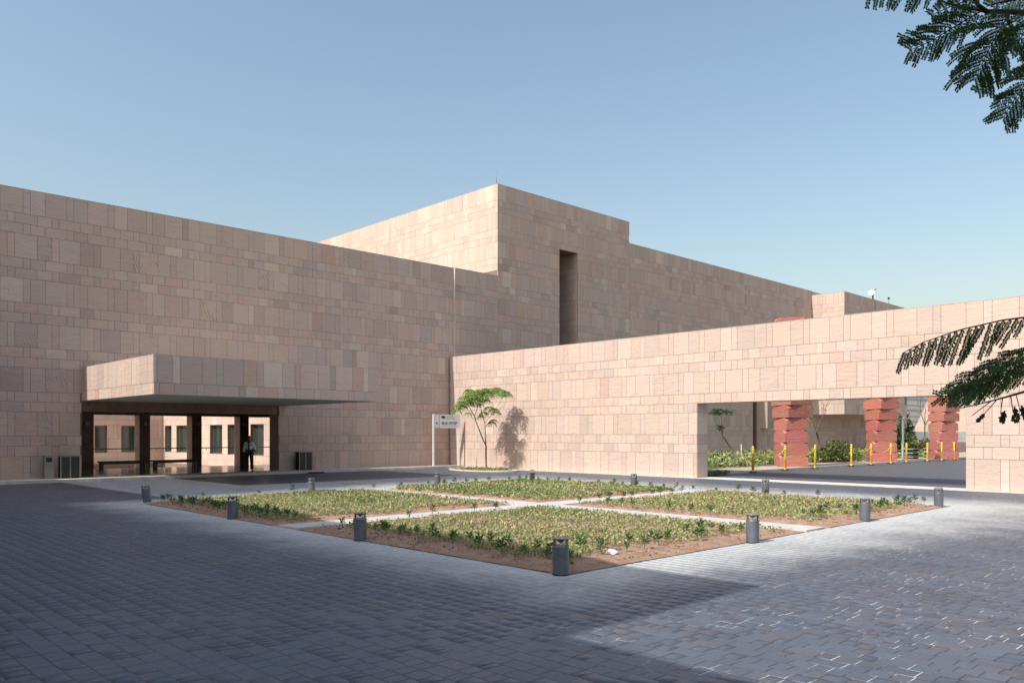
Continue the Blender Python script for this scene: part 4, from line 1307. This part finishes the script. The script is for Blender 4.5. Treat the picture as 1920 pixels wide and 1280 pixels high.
# ------------------------------------------------------------------ bus stop sign
sg = empty("bus_stop_sign", (29.45, 37.25, G0), "grey BUS STOP sign on two white posts in the wall corner", "sign")
sg_dir = Vector((30.95-29.45, 36.75-37.25, 0)); SL = sg_dir.length; sgr = math.atan2(sg_dir.y, sg_dir.x)
sg.rotation_euler = (0, 0, sgr)
for i, x in enumerate((0.0, SL)):
    MB().box(x-0.045, -0.045, 0, x+0.045, 0.045, 3.02 if i == 0 else 2.25).build("post", M['white'], sg)
MB().box(0.05, -0.03, 2.22, 0.33, 0.03, 3.0).build("side_panel", M['signgrey'], sg)
pan = MB().box(0.37, -0.03, 2.20, SL+0.10, 0.03, 2.99).build("panel", M['signgrey'], sg)
MB().box(0.335, -0.035, 2.20, 0.365, 0.035, 3.02).build("divider", M['louvre'], sg)
def text(s_, size, x, z, mat, parent, bold=True):
    cu = bpy.data.curves.new("lettering", 'FONT'); cu.body = s_; cu.size = size; cu.extrude = 0.002
    cu.offset = 0.003
    ob = bpy.data.objects.new("lettering_src", cu); COL.objects.link(ob)
    dg = bpy.context.evaluated_depsgraph_get(); me_ = bpy.data.meshes.new_from_object(ob.evaluated_get(dg))
    bpy.data.objects.remove(ob); me_.materials.clear(); me_.materials.append(mat)
    o = link("lettering", me_, None, parent, (x, -0.034, z)); o.rotation_euler = (radians(90), 0, 0)
    return o
text("BUS STOP", 0.22, 0.50, 2.42, M['ink'], sg)
# two-lobed tree emblem
mb = MB()
def disc(mb, x, z, rx, rz, n=20):
    vs = [(x+rx*cos(2*pi*i/n), -0.033, z+rz*sin(2*pi*i/n)) for i in range(n)] + [(x+rx*cos(2*pi*i/n), -0.036, z+rz*sin(2*pi*i/n)) for i in range(n)]
    mb.add(vs, [tuple(range(n, 2*n))] + [(i, (i+1) % n, n+(i+1) % n, n+i) for i in range(n)])
disc(mb, 0.55, 2.84, 0.075, 0.06); disc(mb, 0.66, 2.835, 0.07, 0.058); disc(mb, 0.60, 2.88, 0.06, 0.045)
mb.box(0.59, -0.036, 2.74, 0.62, -0.032, 2.80)
mb.build("emblem", M['ink'], sg)
mb = MB()
for (xa, xb, z_) in [(0.80, 1.25, 2.90), (0.82, 1.40, 2.82), (0.80, 1.35, 2.74), (0.55, 1.35, 2.33)]:
    x = xa
    rz_ = random.Random(int(z_*100))
    while x < xb:
        w_ = rz_.uniform(0.015, 0.05); mb.box(x, -0.0345, z_, x+w_, -0.031, z_+rz_.uniform(0.012, 0.028)); x += w_+rz_.uniform(0.008, 0.02)
mb.build("small_print", M['inkgrey'], sg)
mb = MB(); mb.add([(0.14, -0.034, 2.50), (0.24, -0.034, 2.40), (0.25, -0.034, 2.52), (0.19, -0.034, 2.54)], [(0, 1, 2, 3)]); mb.build("arrow", M['ink'], sg)

# ------------------------------------------------------------------ bins by the portico
def bin_pair(loc, label, rz=0):
    t = empty("recycling_bin", loc, label, "bin", "black double bins by the wall", rz=rz)
    MB().box(-0.36, -0.2, 0.0, 0.36, 0.2, 0.9).build("body", M['rubber'], t)
    MB().box(-0.39, -0.215, 0.902, 0.39, 0.215, 0.94).build("lid", M['steel'], t)
    for x in (-0.365, -0.0, 0.365):
        MB().box(x-0.022, -0.215, 0.0, x+0.022, -0.201, 0.90).build("frame_bar", M['steel'], t)
    for x in (-0.185, 0.185):
        MB().box(x-0.15, -0.210, 0.05, x+0.15, -0.2012, 0.86).build("door", M['black'], t)
    return t
bin_pair((10.25, 37.75, G0), "black double litter bin left of the portico")
bin_pair((21.35, 37.8, G0), "black double litter bin right of the portico")
MB_ = MB(); MB_.box(-0.12, -0.12, 0, 0.12, 0.12, 0.6)
t = empty("ash_box", (21.95, 37.95, G0), "small pinkish box against the wall right of the litter bin", "box")
MB().box(-0.12, -0.1, 0, 0.12, 0.1, 0.62).build("body", M['mass'], t); MB().box(-0.13, -0.11, 0.622, 0.13, 0.11, 0.65).build("lid", M['steel'], t)
t = empty("ash_post", (9.45, 37.7, G0), "narrow steel ash bin with a black opening, leftmost by the wall", "ash bin")
MB().box(-0.17, -0.14, 0.0, 0.17, 0.14, 0.93).build("body", M['steel'], t)
MB().box(-0.11, -0.146, 0.70, 0.11, -0.1405, 0.88).build("opening", M['rubber'], t)
t = MB(); t.box(-0.4, -0.07, 0, 0.4, 0.07, 0.06)
o = t.build("wheel_stop", M['rubber'], None, (21.25, 36.4, 0.0)); o.rotation_euler = (0, 0, radians(-28)); tag(o, "short black rubber strip on the paving at the kerb right of the portico", "kerb ramp")

# ------------------------------------------------------------------ security guard
def skin(name, verts, edges, radii, mat, parent, sub=2, root=0):
    me_ = bpy.data.meshes.new(name); me_.from_pydata([tuple(v) for v in verts], edges, [])
    o = bpy.data.objects.new(name, me_); COL.objects.link(o)
    sk = o.modifiers.new("skin", 'SKIN'); sk.use_smooth_shade = True
    for i, r_ in enumerate(radii):
        v = me_.skin_vertices[0].data[i]
        v.radius = r_ if hasattr(r_, '__len__') else (r_, r_)
        v.use_root = (i == root)
    ss = o.modifiers.new("sub", 'SUBSURF'); ss.levels = sub; ss.render_levels = sub
    dg = bpy.context.evaluated_depsgraph_get()
    m2 = bpy.data.meshes.new_from_object(o.evaluated_get(dg))
    bpy.data.objects.remove(o)
    m2.name = name; m2.materials.clear(); m2.materials.append(mat)
    return link(name, m2, None, parent)
M['skinm'] = simple("skin", (0.12, 0.065, 0.042), 0.55)
M['hair'] = simple("dark_hair", (0.012, 0.010, 0.010), 0.7)
M['shirt'] = simple("pale_blue_shirt", (0.80, 0.83, 0.88), 0.8, nscale=14, namt=0.12, bumpd=0.01)
M['trouser'] = simple("black_trousers", (0.014, 0.014, 0.018), 0.85, nscale=14, namt=0.2, bumpd=0.01)
g = empty("person", (18.33, 37.75, G0), "person in a white shirt, dark tie and black trousers standing in front of the portico", "person")
g.rotation_euler = (0, 0, YAW - radians(90) + radians(8))     # local -Y faces the camera
# body: pelvis, spine, neck, head, arms down to wrists, legs
bv = [(0,0,.95),(0,0,1.10),(0,.0,1.28),(0,.01,1.42),(0,.0,1.50),(0,-.02,1.58),(0.0,-.035,1.68),
      (-.17,0,1.40),(-.235,.02,1.14),(-.25,-.03,.90),  (.17,0,1.40),(.25,.05,1.15),(.29,-.16,1.04),
      (-.095,0,.90),(-.13,.0,.50),(-.15,.02,.10),(.095,0,.90),(.12,-.01,.50),(.13,.02,.10)]
be = [(0,1),(1,2),(2,3),(3,4),(4,5),(5,6),(3,7),(7,8),(8,9),(3,10),(10,11),(11,12),(0,13),(13,14),(14,15),(0,16),(16,17),(17,18)]
brd = [(.15,.10),(.13,.09),(.15,.10),(.10,.08),(.055,.055),(.078,.095),(.072,.085),(.06,.06),(.045,.045),(.030,.030),(.06,.06),(.045,.045),(.030,.030),
       (.085,.09),(.055,.06),(.04,.045),(.085,.09),(.055,.06),(.04,.045)]
skin("body", bv, be, brd, M['skinm'], g)
# hands
for sx, w0, dirv in ((-1, Vector((-.252,-.04,.875)), Vector((-.02,-.12,-1)).normalized()), (1, Vector((.292,-.185,1.03)), Vector((.25,-.9,-.05)).normalized())):
    hb = MB(); side = dirv.cross(Vector((0, 0, 1)) if sx > 0 else Vector((1, 0, 0))).normalized()
    hv = [w0, w0+dirv*.05, w0+dirv*.09]; he = [(0, 1), (1, 2)]; hr = [.024, .032, .028]
    for f_ in range(4):
        b_i = len(hv); off = side*(f_-1.5)*.017
        ln = (.065, .078, .072, .055)[f_]
        cur = Vector((0, 0, -1)) if sx > 0 else Vector((0, -1, 0))
        hv += [w0+dirv*.095+off, w0+dirv*(.095+ln*.55)+off+cur*.006, w0+dirv*(.095+ln)+off+cur*.022]
        he += [(1, b_i), (b_i, b_i+1), (b_i+1, b_i+2)]; hr += [.011, .009, .007]
    b_i = len(hv); hv += [w0+dirv*.04+side*.035, w0+dirv*.075+side*.05]; he += [(1, b_i), (b_i, b_i+1)]; hr += [.013, .009]
    skin("hand", hv, he, hr, M['skinm'], g, 1)
# face details
MB().add([(-.012,-.128,1.63),(.012,-.128,1.63),(0,-.150,1.615),(0,-.125,1.665)], [(0,2,3),(2,1,3),(0,1,2)]).build("nose", M['skinm'], g)
for sx in (-1, 1):
    skin("ear", [(sx*.078,-.02,1.62),(sx*.086,-.012,1.65)], [(0,1)], [.014,.018], M['skinm'], g, 1)
    skin("eye", [(sx*.03,-.112,1.655),(sx*.034,-.112,1.655)], [(0,1)], [.011,.011], M['hair'], g, 1)
MB().box(-.028, -.126, 1.592, .028, -.112, 1.598).build("mouth", M['hair'], g)
skin("hair", [(0,.015,1.66),(0,-.0,1.73),(0,-.045,1.74)], [(0,1),(1,2)], [(.083,.085),(.078,.075),(.06,.05)], M['hair'], g)
# clothes
tv = [(0,0,.98),(-.095,0,.90),(-.125,0,.50),(-.150,.01,.09),(.095,0,.90),(.118,-.01,.50),(.132,.01,.09)]
skin("trousers", tv, [(0,1),(1,2),(2,3),(0,4),(4,5),(5,6)], [(.165,.115),(.11,.112),(.088,.09),(.078,.085),(.11,.112),(.088,.09),(.078,.085)], M['trouser'], g)
sv_ = [(0,0,1.03),(0,0,1.20),(0,0,1.37),(-.175,0,1.41),(-.236,.02,1.16),(-.250,-.025,.95),(.175,0,1.41),(.250,.05,1.17),(.284,-.12,1.06)]
skin("shirt", sv_, [(0,1),(1,2),(2,3),(3,4),(4,5),(2,6),(6,7),(7,8)], [(.165,.115),(.158,.11),(.165,.112),(.078,.078),(.064,.064),(.052,.052),(.078,.078),(.064,.064),(.052,.052)], M['shirt'], g)
MB().add([(-.022,-.118,1.47),(.022,-.118,1.47),(.038,-.150,1.10),(0,-.150,1.05),(-.038,-.150,1.10),(-.022,-.095,1.47),(.022,-.095,1.47),(.038,-.125,1.10),(0,-.125,1.05),(-.038,-.125,1.10)],
         [(0,4,3,2,1),(0,1,6,5),(1,2,7,6),(2,3,8,7),(3,4,9,8),(4,0,5,9)]).build("tie", M['trouser'], g)
for sx in (-1, 1):
    MB().box(sx*.11-.03, -.13, 1.30, sx*.11+.03, -.118, 1.345).build("badge", M['trouser'], g)
    skin("shoe", [(sx*.145,.05,.05),(sx*.15,-.05,.045),(sx*.16,-.16,.035)], [(0,1),(1,2)], [(.05,.05),(.048,.045),(.042,.03)], M['rubber'], g, 1)
MB().box(-.17, -.122, 1.005, .17, .11, 1.045).build("belt", M['rubber'], g)
t = MB(); t.box(-.04, -.01, -.07, .04, .01, .07)
o = t.build("handset", M['black'], None, (18.33+.29*SY+.27*-CY, 37.75-.29*CY-.27*SY, 1.20)); o.rotation_euler = (radians(60), 0, YAW-radians(90)); tag(o, "small black handset held by the person at the portico", "handset")

# ------------------------------------------------------------------ overhanging feathery tree, right edge
ft = empty("feathery_tree", (3.9, -1.6, 0), "dark feathery-leaved tree whose fronds hang into the right edge of the view", "tree")
FT = Vector((3.9, -1.6, 0))
mb = MB()
def fp(x, y, d): return at(x, y, d) - FT
crown0 = Vector((-0.2, 0.5, 2.3))
mb.tube([(0, 0, -0.05), (0.02, 0.05, 0.8), (-0.05, 0.2, 1.6), crown0], [0.11, 0.09, 0.075, 0.07], 10)
e1 = fp(1990, 28, 2.35)
mb.tube([crown0, (crown0+e1)*0.5+Vector((0, 0, 0.15)), e1, fp(1920, 24, 2.3), fp(1880, 22, 2.28), fp(1850, 22, 2.27), fp(1832, 8, 2.26), fp(1815, -18, 2.26)],
        [0.05, 0.035, 0.018, 0.0085, 0.0072, 0.0065, 0.005, 0.004], 8)
mb.tube([fp(1850, 22, 2.27), fp(1815, 15, 2.3), fp(1780, 8, 2.32), fp(1765, 2, 2.34)], [0.005, 0.004, 0.003, 0.002], 6)
mb.tube([e1, fp(1940, -10, 2.4), fp(1880, 4, 2.45), fp(1850, 12, 2.5)], [0.006, 0.004, 0.003, 0.002], 6)
e2 = fp(2010, 640, 2.3)
mb.tube([crown0, (crown0+e2)*0.5+Vector((0, 0, 0.05)), e2], [0.045, 0.03, 0.012], 8)
for q in [(1935, 594), (1935, 645), (1935, 700), (1935, 730)]:
    mb.tube([e2, fp(*q, 2.25)], [0.008, 0.004], 6)
mb.tube([fp(1935, 730, 2.25), fp(1890, 743, 2.2), fp(1845, 755, 2.2), fp(1800, 765, 2.2)], [0.004, 0.0028, 0.002, 0.0012], 6)
for (a, c_) in [((1858, 752), (1822, 779)), ((1870, 748), (1838, 784)), ((1880, 745), (1876, 775)), ((1895, 742), (1900, 775)), ((1905, 739), (1913, 770))]:
    mb.tube([fp(*a, 2.2), fp(*c_, 2.2)], [0.0015, 0.001], 4)
mb.build("trunk", M['darkbark'], ft)
RT = Vector((SY, -CY, 0)); UPV = Vector((0, 0, 1)); FWV = Vector((CY, SY, 0))
rl = random.Random(23)
LV = []; LF = []; LC = []
def leaflet(p_, d_, s_, L_, W_, col):
    b_ = len(LV)
    LV.extend([p_, p_+d_*L_*0.45+s_*W_*0.5, p_+d_*L_, p_+d_*L_*0.45-s_*W_*0.5]); LF.append((b_, b_+1, b_+2, b_+3)); LC.append(col)
stems = MB()
def frond(pts, npair, La, Lb, angA, angB, tilt, shade=1.0, leaf=0.0105):
    """bipinnate leaf. pts: rachis points (pixel x, pixel y, depth); La/Lb pinna length in px on each side"""
    R_ = [at(*q) for q in pts]
    # resample
    cum = [0]
    for a, c_ in zip(R_[:-1], R_[1:]): cum.append(cum[-1] + (c_-a).length)
    def ev(t):
        s_ = t*cum[-1]
        for i in range(len(R_)-1):
            if s_ <= cum[i+1]+1e-9:
                u_ = (s_-cum[i])/max(1e-9, cum[i+1]-cum[i]); return R_[i].lerp(R_[i+1], u_)
        return R_[-1]
    stems.tube([ev(i/12)-FT for i in range(13)], [0.0026*(1-0.6*i/12) for i in range(13)], 5)
    D_ = pts[0][2]; pxm = D_/FPX
    for i in range(npair):
        t = 0.06 + 0.94*(i+0.5)/npair
        p_ = ev(t); tan = (ev(min(1, t+0.03))-ev(max(0, t-0.03))).normalized()
        taper = (0.72+0.28*sin(pi*min(1, t*1.15))) * (1.0 if t < 0.8 else 1.0-0.9*(t-0.8))
        for side_, Ln, ang in ((1, La, angA), (-1, Lb, angB)):
            if Ln <= 0: continue
            nrm = (FWV*-1).cross(tan).normalized()      # in-plane perpendicular
            an = radians(ang*rl.uniform(0.78, 1.2)); droop = rl.uniform(0.008, 0.034)
            d_ = (tan*cos(an) + nrm*side_*sin(an) + FWV*rl.uniform(-tilt, tilt) + FWV*tilt*0.5*side_).normalized()
            Lp = Ln*pxm*taper*rl.uniform(0.74, 1.1)
            n_ = max(6, int(Lp/0.0036))
            prev = p_; pl_ = [p_]
            for k_ in range(n_):
                d_ = (d_ + Vector((0, 0, -droop)) + tan*0.012).normalized()
                q_ = prev + d_*(Lp/n_)
                pl_.append(q_)
                sv = d_.cross(FWV + UPV*0.3).normalized()
                w_ = leaf*(0.75+0.25*sin(pi*(k_+1)/n_))*rl.uniform(0.9, 1.1)
                gcol = rl.uniform(0.7, 1.35)*shade
                col = (0.07*gcol, 0.145*gcol, 0.035*gcol, 1)
                for s2 in (-1, 1):
                    ld = (sv*s2*0.92 + d_*0.5 + FWV*rl.uniform(-.6, .6)).normalized()
                    leaflet(q_-FT, ld, d_.cross(ld).cross(ld).normalized(), w_, 0.0052, col)
                prev = q_
            stems.tube([v-FT for v in pl_[::max(1, len(pl_)//4)]], 0.0007, 3)
# upper group
frond([(1835, -22, 2.35), (1760, -26, 2.36), (1680, -18, 2.38), (1622, -6, 2.4)], 15, 44, 0, 78, 80, 0.25)
frond([(1845, -8, 2.25), (1800, 6, 2.25), (1765, 20, 2.26), (1745, 30, 2.27)], 8, 26, 26, 62, 62, 0.3)
frond([(1845, 18, 2.3), (1790, 50, 2.3), (1745, 78, 2.32), (1705, 95, 2.34)], 13, 52, 62, 48, 55, 0.2)
frond([(1900, 18, 2.2), (1874, 55, 2.2), (1848, 105, 2.2), (1828, 150, 2.22)], 16, 78, 92, 58, 58, 0.2)
frond([(1935, 10, 2.3), (1925, 50, 2.3), (1905, 90, 2.3)], 9, 50, 60, 60, 60, 0.3)
frond([(1960, 110, 2.25), (1930, 145, 2.25), (1900, 190, 2.26), (1880, 222, 2.28)], 13, 60, 62, 52, 58, 0.25)
frond([(1990, 40, 2.3), (1955, 80, 2.3), (1935, 130, 2.3)], 9, 50, 60, 60, 60, 0.3)
frond([(1940, -6, 2.5), (1895, 2, 2.5), (1862, 14, 2.5)], 9, 34, 40, 60, 60, 0.3)
frond([(1872, 150, 2.25), (1845, 165, 2.25), (1828, 175, 2.25)], 3, 0, 26, 60, 80, 0.1)
# lower group
frond([(1945, 592, 2.2), (1880, 600, 2.2), (1800, 618, 2.2), (1730, 642, 2.2), (1692, 662, 2.2)], 19, 68, 0, 58, 60, 0.18)
frond([(1965, 640, 2.25), (1900, 672, 2.24), (1840, 700, 2.22), (1800, 718, 2.2)], 11, 74, 66, 24, 30, 0.35)
frond([(1975, 655, 2.15), (1905, 690, 2.15), (1840, 722, 2.14), (1785, 742, 2.12)], 10, 62, 70, 26, 34, 0.35, 1.6)
frond([(1960, 690, 2.3), (1890, 712, 2.3), (1820, 732, 2.3), (1762, 744, 2.3)], 12, 48, 40, 30, 40, 0.3)
for (a, c_, La_) in [((1884, 770), (1878, 790), 20), ((1902, 762), (1906, 790), 24), ((1915, 760), (1924, 786), 24), ((1846, 776), (1832, 790), 7)]:
    frond([(*a, 2.2), (*c_, 2.2)], 4, La_*0.42, La_*0.42, 42, 42, 0.2, 1.0, 0.006)
# fronds outside the frame keep the crown whole
for k_ in range(14):
    a_ = rl.uniform(0, 2*pi)
    bx, by, bd = rl.uniform(2050, 2500), rl.uniform(-260, 420), rl.uniform(2.3, 3.6)
    frond([(bx, by, bd), (bx+90*cos(a_), by+90*sin(a_), bd), (bx+190*cos(a_), by+190*sin(a_)+30, bd)], 11, 55, 55, 60, 60, 0.3)
stems.build("stem", M['darkbark'], ft)["kind"] = "stuff"
me = bulk("fronds", np.array([tuple(v) for v in LV]), np.array(LF), np.array(LC), M['darkleaf'])
o = link("foliage", me, None, ft); o["kind"] = "stuff"

# ------------------------------------------------------------------ buildings behind and left of the camera (they shade the forecourt)
hA = (9.75 - (-3.0)) * math.tan(SUN_EL)
hB = (5.95 - (-3.0)) * math.tan(SUN_EL)
wA = empty("west_wing", (-9, 20, 0), "tall sandstone wing outside the left edge whose shadow covers the forecourt", "building")
MB().box(-6, -13.72, -0.3, 6, 18.1, hA).build("wall", M['mass'], wA)
wB = empty("south_wing", (-9, -18, 0), "lower sandstone wing behind the camera", "building")
MB().box(-6, -20, -0.3, 6, 24.2, hB).build("wall", M['mass'], wB)
